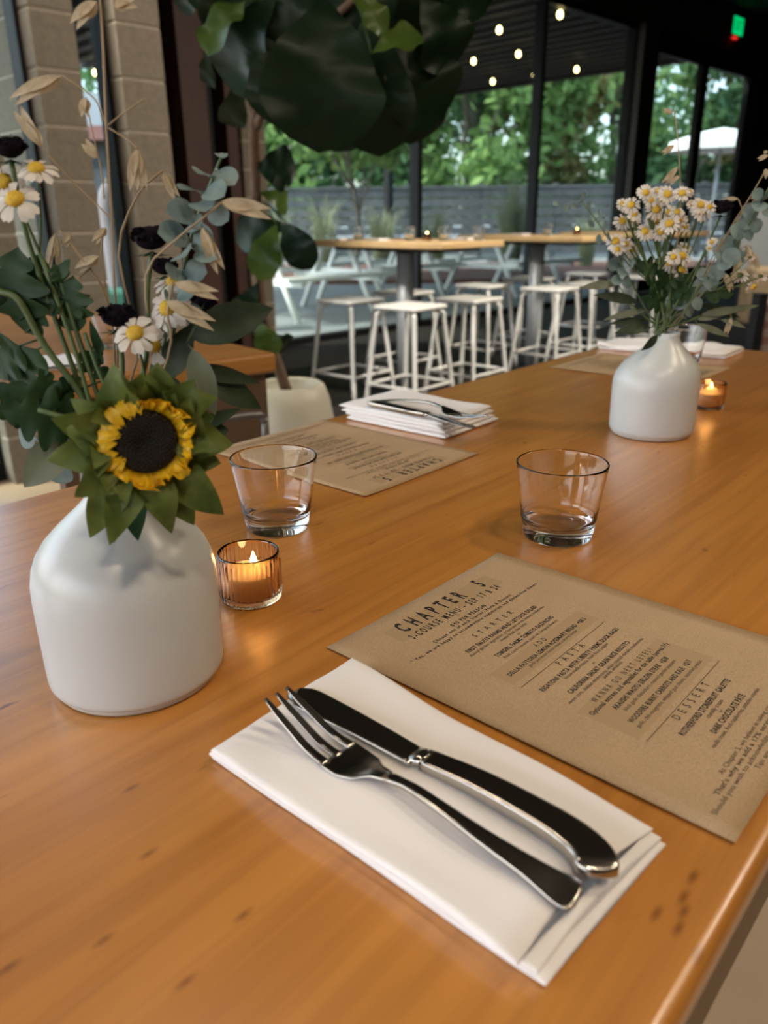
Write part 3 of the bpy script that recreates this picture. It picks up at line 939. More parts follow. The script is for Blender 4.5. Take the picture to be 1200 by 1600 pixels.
# ================================================================== BACKGROUND FURNITURE
# white metal stools
def make_stool():
    r = thing('counter_stool', 'x', 'stool', (0, 0, 0), 'white stools at the high tables', world=False)
    h, w, f = 0.60, 0.135, 0.185
    MB().box((-w - .012, -w - .012, h - .022), (w + .012, w + .012, h)).build('seat', M['white_paint'], r, smooth=True, bevel=.012, segs=3, auto=.6)
    k = lambda z: w - .012 + (f - w + .012) * (1 - z / h)
    for sx in (-1, 1):
        for sy in (-1, 1):
            pts = [(sx * (w - .05), sy * (w - .05), h - .024)] + [(sx * k(z), sy * k(z), z) for z in (h - .045, h - .09, h * .5, 0.0)]
            MB().tube(bez(pts, 12), .0125, 8).build('leg', M['white_paint'], r)
    z = .17
    e = k(z)
    for a, b in (((-e, -e), (e, -e)), ((e, -e), (e, e)), ((e, e), (-e, e)), ((-e, e), (-e, -e))):
        MB().tube([(*a, z), (*b, z)], .0085, 8).build('rung', M['white_paint'], r)
    return r
st0 = make_stool()
stools = [((3.23, -3.49), 'white stool nearest the potted fig, left end of the first high table'),
          ((3.20, -2.98), 'white stool in front of the steel post of the first high table'),
          ((3.80, -3.60), 'white stool tucked behind the steel post of the first high table'),
          ((3.72, -2.99), 'white stool at the right front of the first high table'),
          ((4.54, -3.52), 'white stool at the left back of the second high table'),
          ((4.62, -3.02), 'white stool in front of the steel post of the second high table'),
          ((5.23, -3.62), 'white stool hidden behind the steel post of the second high table'),
          ((5.14, -3.06), 'white stool at the right front of the second high table'),
          ((6.05, -3.58), 'white stool at the left back of the third high table'),
          ((5.95, -3.02), 'white stool at the front of the third high table, behind the daisies')]
for i, ((s, t), lab) in enumerate(stools):
    o = st0 if i == 0 else copy_tree(st0)
    p = BP(s, t, 0)
    o.location = p
    o.rotation_euler = (0, 0, AB + random.uniform(-.09, .09))
    o['label'] = lab

# high tables
def high_table(label, s, t):
    r = thing('high_table', label, 'table', BP(s, t, 0), 'high tables by the window', AB, world=False)
    MB().box((-.27, -.52, .885), (.27, .52, .92)).build('tabletop', M['hightop'], r, smooth=True, bevel=.006, auto=.6)
    MB().box((-.2, -.4, .865), (.2, .4, .885)).build('mounting_plate', M['dark_metal'], r, smooth=False)
    MB().tube([(0, 0, .01), (0, 0, .87)], .052, 20).build('post', M['pole'], r)
    MB().box((-.25, -.25, 0), (.25, .25, .012)).build('base_plate', M['dark_metal'], r, smooth=False, bevel=.004)
high_table('high table with pale wooden top nearest the potted fig', 3.52, -3.32)
high_table('second high table with pale wooden top, middle of the row', 4.86, -3.30)
high_table('third high table with pale wooden top, behind the daisy bouquet', 6.2, -3.30)

# tumblers
def tumbler_prof(r0, r1, h, base=.012, w=.0018):
    k = lambda z: r0 + (r1 - r0) * z / h
    out = [(0.0005, 0.0006), (r0 - .006, 0.0004), (r0 - .002, 0.0004), (r0 - .0006, 0.0010), (r0, .0022), (k(.004), .004), (k(h * .16), h * .16), (k(h * .25), h * .25), (k(h * .27) + .0002, h * .27), (k(h * .285) + .0005, h * .283), (k(h * .30) + .0002, h * .296), (k(h * .32), h * .32)]
    out += [(k(h * q), h * q) for q in (.5, .7, .9)]
    out += [(k(h - .0022), h - .0022), (k(h) - .0001, h - .0011), (k(h) - w * .25, h - .0002), (k(h) - w * .5, h), (k(h) - w * .8, h - .0002), (k(h) - w, h - .0011), (k(h - .0022) - w, h - .0022)]
    inn = [(k(h * q) - w, h * q) for q in (.9, .7, .5, .34)]
    inn += [(k(h * .30) - w * 1.05, h * .30), (k(h * .25) - w * 1.4, h * .25), (k(base + .005) - w * 1.9, base + .005), (k(base) - .0060, base + .0016), (k(base) - .010, base + .0008), (r0 * .4, base + .0004), (0.0005, base)]
    return out + inn
def tumbler(label, c, r0, r1, h, group=None, n=64):
    g = thing('drinking_glass', label, 'glass', tuple(c), group)
    MB().lathe(tumbler_prof(r0, r1, h), n, c).build('glass_body', M['glass'], g)
    return g
def small_candle(label, c, group, rib=36):
    g = thing('tealight', label, 'candle', tuple(c), group)
    R, H = .0245, .041
    prof = [(.0005, .001), (R - .002, .0006), (R - .0006, .0009), (R, .002), (R, .0032), (R, .008), (R, .02), (R, H - .006), (R, H - .0035), (R, H - .0018), (R - .0003, H - .0006), (R - .0010, H), (R - .0018, H - .0006), (R - .0021, H - .002), (R - .0022, H - .004), (R - .0022, .02), (R - .0022, .008), (R - .003, .0055), (R - .005, .005), (.0005, .005)]
    MB().lathe(prof, 216, c, rib, .0011, {5, 6, 7}).build('cup', M['amber'], g)
    MB().lathe([(.0005, .0055), (R - .0035, .0056), (R - .0032, .0235), (R - .005, .0240), (.004, .0232), (.0005, .0232)], 40, c).build('wax', M['wax'], g)
    w0 = c + V(.003, .002, .0232)
    MB().tube([w0, w0 + V(.0005, 0, .004)], .0006, 6).build('wick', M['wick'], g)
    fc = w0 + V(.0006, 0, .0075)
    fl = MB().lathe([(.0002, -.0045), (.0019, -.003), (.0029, -.0003), (.0025, .0026), (.0012, .0062), (.0002, .0090)], 14, fc).build('flame', M['flame'], g)
    d = bpy.data.lights.new('candle_light', 'POINT')
    d.energy = .05
    d.color = (1, .55, .2)
    d.shadow_soft_size = .004
    lo = bpy.data.objects.new('candle_light', d)
    COL.objects.link(lo)
    lo.parent = g
    lo.location = tuple(fc + V(0, 0, .012) - OFF[g.name])
    return g

# settings on the high tables
def on_high(s, t):
    return np.array(BP(s, t, .9205))
hg = 'glasses on the high tables'
for lab, s, t in (('small clear glass at the far left of the first high table', 3.42, -3.62),
                  ('clear glass on the first high table left of the candle', 3.45, -3.22),
                  ('clear glass on the first high table right of the candle', 3.52, -3.02),
                  ('clear glass near the front corner of the first high table', 3.68, -2.90),
                  ('clear glass on the second high table beside the window post', 4.85, -3.22)):
    tumbler(lab, on_high(s, t), .026, .034, .075, hg, 32)
def far_candle(label, c):
    g = thing('tealight', label, 'candle', tuple(c), 'candles on the high tables')
    MB().lathe([(.0005, .001), (.025, .001), (.027, .04), (.024, .04), (.022, .006), (.0005, .006)], 24, c).build('cup', M['amber'], g)
    MB().lathe([(.0005, .006), (.021, .006), (.021, .022), (.0005, .023)], 20, c).build('wax', M['wax'], g)
    MB().ball(c + V(0, 0, .034), .007, .007, .011, 10, 8).build('flame', M['flame'], g)
far_candle('glowing amber candle on the first high table', on_high(3.50, -3.13))
far_candle('glowing amber candle on the second high table', on_high(4.95, -3.05))
def flat_napkin(name, label, pts, z, mat, group):
    o = MB()
    p = [np.asarray(q, float) for q in pts]
    nx, ny = 10, 6
    def P(u, v, zz):
        q = (p[0] * (1 - u) + p[1] * u) * (1 - v) + (p[3] * (1 - u) + p[2] * u) * v
        return V(q[0], q[1], z + zz)
    top = [[P(i / nx, j / ny, .008 + .003 * math.sin(3 * i) * math.sin(2 * j)) for i in range(nx + 1)] for j in range(ny + 1)]
    bot = [[P(i / nx, j / ny, .0005) for i in range(nx + 1)] for j in range(ny + 1)][::-1]
    o.grid(top + bot)
    for r in (0, nx):
        pass
    m = o.build(name, mat, smooth=True)
    return tag(m, label, 'napkin', group)
def bquad(s, t, ds, dt):
    return [BP(s - ds, t - dt), BP(s + ds, t - dt), BP(s + ds, t + dt), BP(s - ds, t + dt)]
gn = 'napkins on the high tables'
flat_napkin('napkin', 'white napkin at the left end of the first high table', bquad(3.38, -3.74, .06, .07), .9205, M['linen'], gn)
flat_napkin('napkin', 'white napkin between the glasses of the first high table', bquad(3.36, -3.40, .05, .07), .9205, M['linen'], gn)
flat_napkin('napkin', 'white napkin at the right front of the first high table', bquad(3.72, -3.06, .05, .08), .9205, M['linen'], gn)
flat_napkin('napkin', 'white napkin on the second high table left of the glass', bquad(4.74, -3.40, .05, .08), .9205, M['linen'], gn)

# booth table at the left with a solid end panel
bt = thing('booth_table', 'wooden booth table with a brown end panel behind the sunflower bouquet', 'table', (-.25, 1.80, 0), None, 0, world=False)
bt.rotation_euler = (0, 0, math.radians(39))
bt.location = (*at(432, 551, .76)[:2], 0)
MB().box((-.95, -.0, .715), (0, 1.5, .76)).build('tabletop', M['booth_wood'], bt, bevel=.008, segs=3, auto=.6)
MB().box((-.50, .02, 0.0), (-.02, .06, .715)).build('end_panel', M['booth_panel'], bt, smooth=False)
MB().box((-.93, 1.38, 0.0), (-.87, 1.44, .715)).build('leg', M['dark_metal'], bt, smooth=False)
bx = Matrix.Rotation(math.radians(39), 4, 'Z')
def bt_pt(x, y, z):
    q = bx @ Vector((x, y, 0))
    return V(bt.location.x + q.x, bt.location.y + q.y, z)
tumbler('clear glass on the booth table behind the left foliage', bt_pt(-.62, .62, .7605), .028, .036, .08, 'glasses on the booth table', 32)
tumbler('clear glass at the right on the booth table behind the daisies', bt_pt(-.26, .32, .7605), .028, .036, .08, 'glasses on the booth table', 32)
o = flat_napkin('napkin', 'pale napkin lying on the booth table behind the flower stems', [tuple(bt_pt(-.62, .12, 0)), tuple(bt_pt(-.38, .12, 0)), tuple(bt_pt(-.38, .26, 0)), tuple(bt_pt(-.62, .26, 0))], .7605, M['linen'], None)
# grey tube chair tucked against the booth table
gc = thing('tube_chair', 'grey tubular chair pushed up to the booth table', 'chair', (-.5, 1.55, 0), None, 0, world=False)
gc.location = (-.52, 1.62, 0)
gc.rotation_euler = (0, 0, math.radians(39))
for x in (-.19, .19):
    MB().tube(bez([(x, .19, 0), (x, .17, .43), (x, .16, .45)], 6), .011, 8).build('leg', M['grey_tube'], gc)
    MB().tube(bez([(x, -.22, 0), (x, -.18, .44), (x, -.20, .66)], 8), .008, 8).build('leg', M['grey_tube'], gc)
MB().box((-.2, -.18, .44), (.2, .19, .465)).build('seat', M['booth_panel'], gc, smooth=False, bevel=.01)
MB().tube(bez([(-.19, -.20, .65), (-.15, -.2, .67), (.15, -.2, .67), (.19, -.20, .65)], 12), .008, 8).build('back_rail', M['grey_tube'], gc)

# potted fig
pc = aty(452, 620, 2.95)
pc = V(pc[0], pc[1], 0)
pt = thing('fig_pot', 'cream round plant pot on the floor beside the booth table', 'plant pot', tuple(pc))
MB().lathe([(.001, 0), (.13, 0), (.15, .02), (.175, .18), (.172, .30), (.155, .40), (.136, .45), (.124, .458), (.118, .45), (.13, .40), (.001, .395)], 40, pc).build('pot_body', M['pot'], pt)
MB().lathe([(.001, .397), (.125, .397)], 30, pc).build('soil', M['soil'], pt)
fg = thing('fiddle_leaf_fig', 'tall fiddle leaf fig with large dark leaves leaning over the pot', 'plant', tuple(pc + V(0, 0, .397)))
trunk = [pc + V(0, 0, .397), aty(412, 500, 2.9), aty(402, 400, 2.85), aty(400, 290, 2.75), aty(398, 190, 2.6), aty(420, 80, 2.45), aty(470, -20, 2.3), aty(520, -120, 2.2)]
tc = bez(trunk, 28)
mbt = MB().tube(tc, list(np.linspace(.022, .012, len(tc))), 10)
br2 = bez([aty(400, 200, 2.62), aty(440, 110, 2.35), aty(530, 20, 2.15), aty(620, -60, 2.1)], 12)
mbt.tube(br2, list(np.linspace(.014, .007, len(br2))), 8)
br3 = bez([aty(398, 190, 2.6), aty(380, 100, 2.5), aty(355, 10, 2.45), aty(340, -60, 2.4)], 12)
mbt.tube(br3, list(np.linspace(.012, .006, len(br3))), 8)
mbt.build('trunk', M['bark'], fg)
stem_pts = tc + br2 + br3
def fig_leaf(b, t, w, Y, dy=0.0, up=(0, -1, .25), light=False, bend=.25, fold=.12):
    p, q = aty(*b, Y), aty(*t, Y + dy)
    wid = w * Y * 1.0 / FPX
    mb = MB().leaf(p, q, unit(up), wid, 'obovate', fold, bend, 16, .20, 2.2)
    s = min(stem_pts, key=lambda k: np.linalg.norm(k - p))
    if np.linalg.norm(s - p) < .5:
        mb.tube(bez([s, (s + p) / 2 + V(0, 0, .02), p], 5), .003, 5)
    return mb.build('leaf', M['fig_lit'] if light else M['fig'], fg)
F = [((505, -10), (500, 232), 175, 2.02, -.06), ((575, 10), (592, 244), 118, 2.12, .0), ((598, 40), (682, 196), 128, 2.16, .0),
     ((655, -5), (712, 108), 92, 2.12, .05), ((430, 0), (352, 140), 108, 2.2, .05), ((470, 50), (436, 200), 120, 2.12, -.02),
     ((545, 110), (520, 236), 96, 2.2, .0), ((380, 110), (358, 208), 44, 2.25, .15), ((330, 70), (326, 142), 30, 2.3, .1),
     ((310, -30), (282, 18), 46, 2.3, .0), ((700, -60), (752, 26), 96, 2.2, .0), ((640, 60), (645, 228), 96, 2.3, .05),
     ((410, -40), (400, 90), 110, 2.3, .05), ((470, -80), (450, 70), 130, 2.25, -.05), ((550, -90), (560, 60), 130, 2.2, -.05),
     ((610, -90), (640, 60), 120, 2.25, .0), ((680, -110), (690, 20), 110, 2.3, .0), ((480, 120), (470, 215), 90, 2.3, .0),
     ((360, -60), (350, 60), 80, 2.4, .1)]
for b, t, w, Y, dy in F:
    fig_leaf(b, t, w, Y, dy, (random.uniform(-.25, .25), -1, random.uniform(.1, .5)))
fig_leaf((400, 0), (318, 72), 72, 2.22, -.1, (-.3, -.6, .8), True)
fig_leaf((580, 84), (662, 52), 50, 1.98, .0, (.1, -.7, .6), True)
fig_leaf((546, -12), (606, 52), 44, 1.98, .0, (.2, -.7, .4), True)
for b, t, w, Y, dy, lt in (((400, 262), (462, 268), 66, 2.7, 0, False), ((452, 352), (366, 372), 62, 2.72, .0, False), ((440, 344), (486, 418), 54, 2.65, -.05, False),
                           ((432, 350), (404, 436), 52, 2.68, -.05, True), ((404, 500), (428, 556), 46, 2.75, 0, True), ((418, 520), (450, 545), 44, 2.85, .1, False),
                           ((404, 440), (378, 500), 50, 2.85, .1, False), ((404, 300), (455, 325), 36, 2.75, .1, True), ((402, 470), (372, 520), 44, 2.85, 0, False)):
    fig_leaf(b, t, w, Y, dy, (random.uniform(-.2, .2), -1, .3), lt)

# things past the far end of the main table, at the right edge
cb = thing('booth_bench', 'black bench with tan upholstered back at the right edge behind the far table end', 'bench', (0, 0, 0), None, 0, world=False)
p = at(1180, 560, 0)
cb.location = (2.55, 4.3, 0)
cb.rotation_euler = (0, 0, math.radians(8))
MB().box((-.62, 0, .49), (1.2, .12, .785)).build('backrest', M['tan_fabric'], cb, bevel=.03, segs=3, auto=.6)
MB().box((-.62, -.5, .30), (1.2, 0, .44)).build('seat', M['dark_metal'], cb, bevel=.03, segs=3, auto=.6)
MB().box((-.6, -.46, 0), (1.18, .1, .30)).box((-.6, .0, .30), (1.18, .1, .50)).build('base', M['dark_metal'], cb, smooth=False)
gbp = thing('grey_panel', 'pale grey display board standing behind the tan bench', 'board', (2.9, 5.2, 0), None, 0, world=False)
MB().box((-.62, 0, .66), (.8, .03, 1.09)).build('panel', M['grey_board'], gbp, smooth=False)
for x in (-.56, .76):
    MB().box((x - .02, .03, 0), (x + .02, .06, 1.09)).build('leg', M['dark_metal'], gbp, smooth=False)
    MB().box((x - .02, -.2, 0), (x + .02, .25, .03)).build('foot', M['dark_metal'], gbp, smooth=False)
dc = thing('dining_chair', 'black framed chair with pink ring patterned seat cushion at the right edge', 'chair', (0, 0, 0), None, 0, world=False)
dc.location = (1.43, 3.0, 0)
dc.rotation_euler = (0, 0, math.radians(20))
for x in (-.2, .2):
    MB().box((x - .018, -.2, 0), (x + .018, -.165, .79)).build('leg', M['dark_metal'], dc, smooth=False)
    MB().box((x - .018, .165, 0), (x + .018, .2, .44)).build('leg', M['dark_metal'], dc, smooth=False)
MB().box((-.21, -.2, .44), (.21, .2, .47)).build('seat', M['dark_metal'], dc, smooth=False)
MB().box((-.18, -.19, .50), (.18, -.14, .76)).build('back_cushion', M['pink_print'], dc, bevel=.02, segs=3, auto=.6)
MB().box((-.19, -.13, .47), (.19, .19, .53)).build('seat_cushion', M['pink_print'], dc, bevel=.02, segs=3, auto=.6)
# ================================================================== MAIN TABLE
tb = thing('dining_table', 'long varnished orange wooden dining table in the foreground', 'table', TP(.55, -.45, -T))
tb.rotation_euler = (0, 0, AT)
OFF.pop(tb.name)
S0, S1, T0, T1 = -.75, 1.865, -.838, -.056
cs, ct = .55, -.45
def tabled(lo, hi, name, mat, bevel=.0, segs=3):
    return MB().box((lo[0] - cs, -(hi[1] - ct), lo[2]), (hi[0] - cs, -(lo[1] - ct), hi[2])).build(name, mat, tb, bevel=bevel, segs=segs, auto=.6)
tabled((S0, T0, T - .022), (S1, T1, T), 'tabletop', M['table'], .007, 4)
tabled((S0 + .003, T0 + .003, T - .056), (S1 - .003, T1 - .0015, T - .0225), 'core_edge', M['table_edge'], .001, 1)
for s in (S0 + .35, S1 - .4):
    tabled((s - .03, T0 + .15, 0.03), (s + .03, T1 - .15, T - .057), 'leg', M['dark_metal'], .004)
    tabled((s - .05, T0 + .08, 0.0), (s + .05, T1 - .08, .03), 'foot', M['dark_metal'], .004)

# ------------------------------------------------------------------ menus
MA = .8402
def curl(u, v):
    return .0007 + .0016 * math.exp(-u / .02) * (0.4 + v) + .0022 * max(0, v - .2) ** 2 * 60 * .02 + .0012 * math.exp(-(.216 - u) / .02)
LINES = [  # text, centre u, width, cap, baseline v, spacing, bold, ink, left
    ('CHAPTER  5', .1045, .1035, .0133, .0288, 2.1, .034, 'ink', None), ('3-COURSE MENU – SEP 17 & 24', .1050, .1113, .0068, .0400, 1.7, .022, 'ink', None),
    ('$40 PER PERSON', .104, .0432, .0036, .0500, 1.35, .024, 'ink', None), ('Choose one of each Starter, Pasta & Dessert', .1045, .0993, .0031, .0548, 1.35, .018, 'ink', None),
    ('* Yes, we are happy to accommodate vegetarian and gluten-free diners', .1045, .1607, .0031, .0599, 1.35, .018, 'ink', None),
    ('STARTER', .1055, .0498, .0046, .0721, 2.4, .012, 'ink_faint', None), ('FIRST FRUITS FARMS HEAD LETTUCE SALAD', .1048, .0907, .0036, .0809, 1.12, .026, 'ink', None),
    ('shaved garden vegetables, preserved sweet lemon vinaigrette', .105, .0975, .0029, .0852, 1, 0, 'ink_faint', None), ('creamy fresh, fine herbs', .1046, .0348, .0029, .0894, 1, 0, 'ink_faint', None),
    ('or', .105, .0035, .0026, .0935, 1, 0, 'ink_faint', None), ('TOMGIRL FARMS TOMATO GAZPACHO', .106, .0763, .0036, .0993, 1.12, .026, 'ink', None),
    ('fresh corn crouton, basil oil, foraged flowers', .1055, .0714, .0029, .1043, 1, 0, 'ink_faint', None), ('ADD', .1045, .0140, .0042, .1126, 2.0, .012, 'ink_faint', None),
    ('DELLA FATTORIA LEMON ROSEMARY BREAD  +$8.5', .1055, .1037, .0036, .1192, 1.12, .026, 'ink', None), ('garlic parmesan house-made cultured butter', .1045, .0652, .0029, .1230, 1, 0, 'ink_faint', None),
    ('PASTA', .1045, .0345, .0050, .1374, 2.4, .012, 'ink_faint', None), ('RIGATONI PASTA WITH LIBERTY FARMS DUCK RAGU', .1055, .1066, .0037, .1449, 1.12, .026, 'ink', None),
    ('house-made ricotta, fresh black pepper', .1046, .0603, .0029, .1487, 1, 0, 'ink_faint', None), ('or', .1045, .0035, .0026, .1535, 1, 0, 'ink_faint', None),
    ('CALIFORNIA SHORT GRAIN RICE RISOTTO', .104, .0847, .0037, .1595, 1.12, .026, 'ink', None), ('sweet corn, shiitake mushrooms, white roasted maitake mushrooms,', .1043, .1063, .0029, .1644, 1, 0, 'ink_faint', None),
    ('parsley emulsion', .105, .0262, .0029, .1673, 1, 0, 'ink_faint', None), ('WANNA GO NEXT LEVEL?', .105, .0841, .0046, .1758, 1.9, .012, 'ink_faint', None),
    ('Optional entrees and vegetables for the table (serves 2+)', .1056, .112, .0036, .1810, 1.1, .020, 'ink', None), ('AKAUSHI WAGYU SIRLOIN STEAK  +$38', .104, .079, .0037, .1888, 1.12, .026, 'ink', None),
    ('black garlic chimichurri, roasted garden peppers', .1052, .0758, .0029, .1939, 1, 0, 'ink_faint', None), ('WOODFIRE BURNT CARROTS AND KALE  +$17', .104, .0918, .0037, .2023, 1.12, .026, 'ink', None),
    ('garlic, chili vinaigrette, whipped goat cheese, seasoned pepitas', .1053, .0983, .0029, .2074, 1, 0, 'ink_faint', None),
    ('DESSERT', .1043, .0505, .0052, .2221, 2.4, .012, 'ink_faint', None), ('RUTHERFORD STONEFRUIT GALETTE', .1046, .077, .0038, .2303, 1.12, .026, 'ink', None),
    ('chantilly cream', .1047, .0242, .0029, .2349, 1, 0, 'ink_faint', None), ('or', .105, .0035, .0026, .2385, 1, 0, 'ink_faint', None),
    ('DARK CHOCOLATE PÂTÉ', .106, .0515, .0038, .2434, 1.12, .026, 'ink', None), ('vanilla cream, fresh raspberries, pistachio crumble', .1055, .079, .0029, .2478, 1, 0, 'ink_faint', None),
    ('At Chapter 5, we believe in taking care of the people', .105, .117, .0030, .2592, 1, 0, 'ink_faint', .0467), ('That\'s why we add a 17% service charge to all checks', .1, .148, .0030, .2636, 1, .010, 'ink_faint', .0281),
    ('Should you wish to acknowledge the staff for an exceptional service', .1, .178, .0030, .2680, 1, 0, 'ink_faint', .0126), ('Tips are shared', .105, .038, .0030, .2728, 1, 0, 'ink_faint', .0640)]
def make_menu(label):
    Lm = .2815
    m = thing('menu_sheet', label, 'menu', (0, 0, 0), 'kraft paper menus', 0, world=False)
    nx, ny = 18, 24
    top = [[(.216 * i / nx, -Lm * j / ny, curl(.216 * i / nx, Lm * j / ny)) for i in range(nx + 1)] for j in range(ny + 1)]
    MB().grid(top).build('paper', M['kraft'], m, solid=.00025)
    tf = lambda u, v: (u, -v, curl(u, v) + .0003)
    mbs = {'ink': MB(), 'ink_faint': MB()}
    for tx, cu, w, cap, bv, sp, bo, ink, lf in LINES:
        it = .15 if (ink == 'ink_faint' and tx[0].islower()) else 0.0
        text_mesh(mbs[ink], tx, w, cap, cu, bv, tf, sp, bo, it, lf)
    mbs['ink'].build('printed_lettering', M['ink'], m, smooth=False)['kind'] = 'stuff'
    mbs['ink_faint'].build('faint_lettering', M['ink_faint'], m, smooth=False)['kind'] = 'stuff'
    for v in (.1311, .2156):
        MB().grid([[(u, -v - d, curl(u, v) + .0003) for u in np.linspace(.0467, .1625, 8)] for d in (0, .0005)]).build('printed_rule', M['ink_faint'], m, smooth=False)
    for v0, v1, u0, u1 in ((.0165, .0365, .041, .170), (.107, .126, .046, .164), (.1715, .2115, .046, .164)):
        MB().grid([[(u, -v, curl(u, v) + .00018) for u in np.linspace(u0, u1, 10)] for v in np.linspace(v0, v1, 4)][::-1]).build('tint_box', M['tint'], m, smooth=False)
    return m
mn = make_menu('brown kraft paper menu nearest the camera beside the knife')
mn.location = (-.0416, .4815, T + .0004)
mn.rotation_euler = (0, 0, MA)
m2 = copy_tree(mn)
m2['label'] = 'brown kraft paper menu upside down behind the left glass'
m2.location = (.1221 + 0, .9606, T + .0004)
m2.rotation_euler = (0, 0, .8495 + PI)
m3 = copy_tree(mn)
m3['label'] = 'brown kraft paper menu lying behind the right vase at the far table end'
p = TP(1.605, -.505)
m3.location = (p[0], p[1], T + .0004)
m3.rotation_euler = (0, 0, MA + PI)

# ------------------------------------------------------------------ napkins
def cloth_slab(corners, z0, th, name, parent, mat, nu=48, wob=.0012, seed=1, droop=0.0, nv=14, lift=None, bow=0.0):
    p = [np.asarray(q, float)[:2] for q in corners]        # p0-p1 short end, p0-p3 long side
    rg = np.random.default_rng(seed)
    ph = rg.uniform(0, 6, 8)
    Ln = np.linalg.norm(p[3] - p[0])
    Wd = np.linalg.norm(p[1] - p[0])
    rows = []
    for i in range(nu + 1):
        q = i / nu
        q = 0.5 - 0.5 * math.cos(PI * q) if i in (0, 1, 2, nu - 2, nu - 1, nu) else q
        d = min(q, 1 - q) * Ln / (th * 1.1)
        f = math.sqrt(max(0, 1 - (1 - min(1, d)) ** 2)) if d < 1 else 1.0
        f = max(f, .12)
        a, b = p[0] * (1 - q) + p[3] * q, p[1] * (1 - q) + p[2] * q
        h = th * f / 2
        prof = []
        r = min(.5, h * 1.7 / Wd)
        for k in range(nv + 1):
            prof.append((r + (1 - 2 * r) * k / nv, 1.0))
        for k in range(1, 5):
            an = PI / 2 - PI * k / 5
            prof.append((1 - r + r * math.cos(an), math.sin(an)))
        for k in range(nv + 1):
            prof.append((1 - r - (1 - 2 * r) * k / nv, -1.0))
        for k in range(1, 5):
            an = -PI / 2 - PI * k / 5
            prof.append((r + r * math.cos(an), math.sin(an)))
        row = []
        for v, s in prof:
            xy = a * (1 - v) + b * v
            xy = xy + unit(np.append(p[3] - p[0], 0))[:2] * (bow * math.sin(PI * v) * max(0, q - .5) * 2)
            wv = wob * (math.sin(5 * q + ph[0] + 3 * v) + .6 * math.sin(11 * q + ph[1] - 5 * v) + .4 * math.sin(17 * v + ph[2])) * (1 if s > 0 else .25)
            wx = wob * .8 * math.sin(9 * q + ph[3])
            z = z0 + th / 2 + s * h + max(wv, -th * .2) - droop * max(0, q - .7) ** 2 * 11 * th
            if lift: z += lift(q, v)
            row.append((xy[0] + wx, xy[1] + wx * .5, max(z, z0 - droop * th * .9 if droop else z0 + .0002)))
        rows.append(row)
    mb = MB().grid(rows, True)
    n = len(rows[0])
    mb.f.append(tuple(range(n))[::-1])
    e = (len(rows) - 1) * n
    mb.f.append(tuple(e + k for k in range(n)))
    return mb.build(name, mat, parent)
np1 = thing('napkin', 'white folded linen napkin nearest the camera under the fork and knife', 'napkin', TP(.265, -.21))
def np_layer(c, z, th, **k):
    cloth_slab([at(*q, z + th * .8) for q in c], z, th, 'cloth_fold', np1, M['linen'], **k)
np_layer([(331, 1181), (552, 1042), (1041, 1318), (853, 1537)], T + .0003, .0042, seed=3, wob=.0004, bow=-.001)
np_layer([(328, 1176), (550, 1036), (1034, 1306), (838, 1521)], T + .0042, .0042, seed=8, wob=.0006, bow=-.003)
np_layer([(325, 1169), (548, 1030), (1024, 1291), (812, 1503)], T + .0080, .0044, seed=5, wob=.0013, bow=-.006)
ZN = T + .0126
np2 = thing('napkin', 'white folded linen napkin beyond the upside down menu with cutlery on it', 'napkin', TP(.9, -.73))
for k in range(4):
    o = .003 * (k % 2)
    cloth_slab([TP(.822 + o, -.806 - .006 * k), TP(.964 - o, -.826), TP(.960 - o, -.625 - .004 * k), TP(.826 + o, -.622 - .003 * k)],
               T + .0004 + .0056 * k, .0058, 'cloth_fold', np2, M['linen'], seed=11 + k, wob=.0008)
ZN2 = T + .0235
for lab, s, t in (('crumpled white napkin behind the right vase on its left side', 1.735, -.765), ('crumpled white napkin behind the right vase on its right side', 1.755, -.615)):
    n3 = thing('napkin', lab, 'napkin', TP(s, t))
    for k in range(2):
        cloth_slab([TP(s - .07, t - .06), TP(s + .06, t - .07), TP(s + .07, t + .06), TP(s - .06, t + .065)], T + .0004 + .006 * k, .007, 'cloth_fold', n3, M['linen'], nu=20, seed=21 + k, wob=.003)

# ------------------------------------------------------------------ cutlery
def ribbon(mb, pts, wid, thk, n=12, pw=3.0, side=None, dish=0.0):
    pts = [np.asarray(p, float) for p in pts]
    rows = []
    for i, p in enumerate(pts):
        d = unit(pts[min(i + 1, len(pts) - 1)] - pts[max(i - 1, 0)])
        sd = unit(np.cross(d, V(0, 0, 1))) if side is None else unit(side)
        up = np.cross(sd, d)
        row = []
        for k in range(n):
            a = 2 * PI * k / n
            cx = math.copysign(abs(math.cos(a)) ** (2 / pw), math.cos(a))
            cz = math.copysign(abs(math.sin(a)) ** (2 / pw), math.sin(a))
            row.append(p + sd * cx * wid[i] / 2 + up * (cz * thk[i] / 2 + dish * cx * cx))
        rows.append(row)
    m = len(mb.v)
    mb.grid(rows, True)
    mb.f.append(tuple(m + k for k in range(n))[::-1])
    e = m + (len(rows) - 1) * n
    mb.f.append(tuple(e + k for k in range(n)))
    return mb
def lerp_list(keys, n):
    ks = np.array(keys, float)
    return np.interp(np.linspace(0, 1, n), ks[:, 0], ks[:, 1])
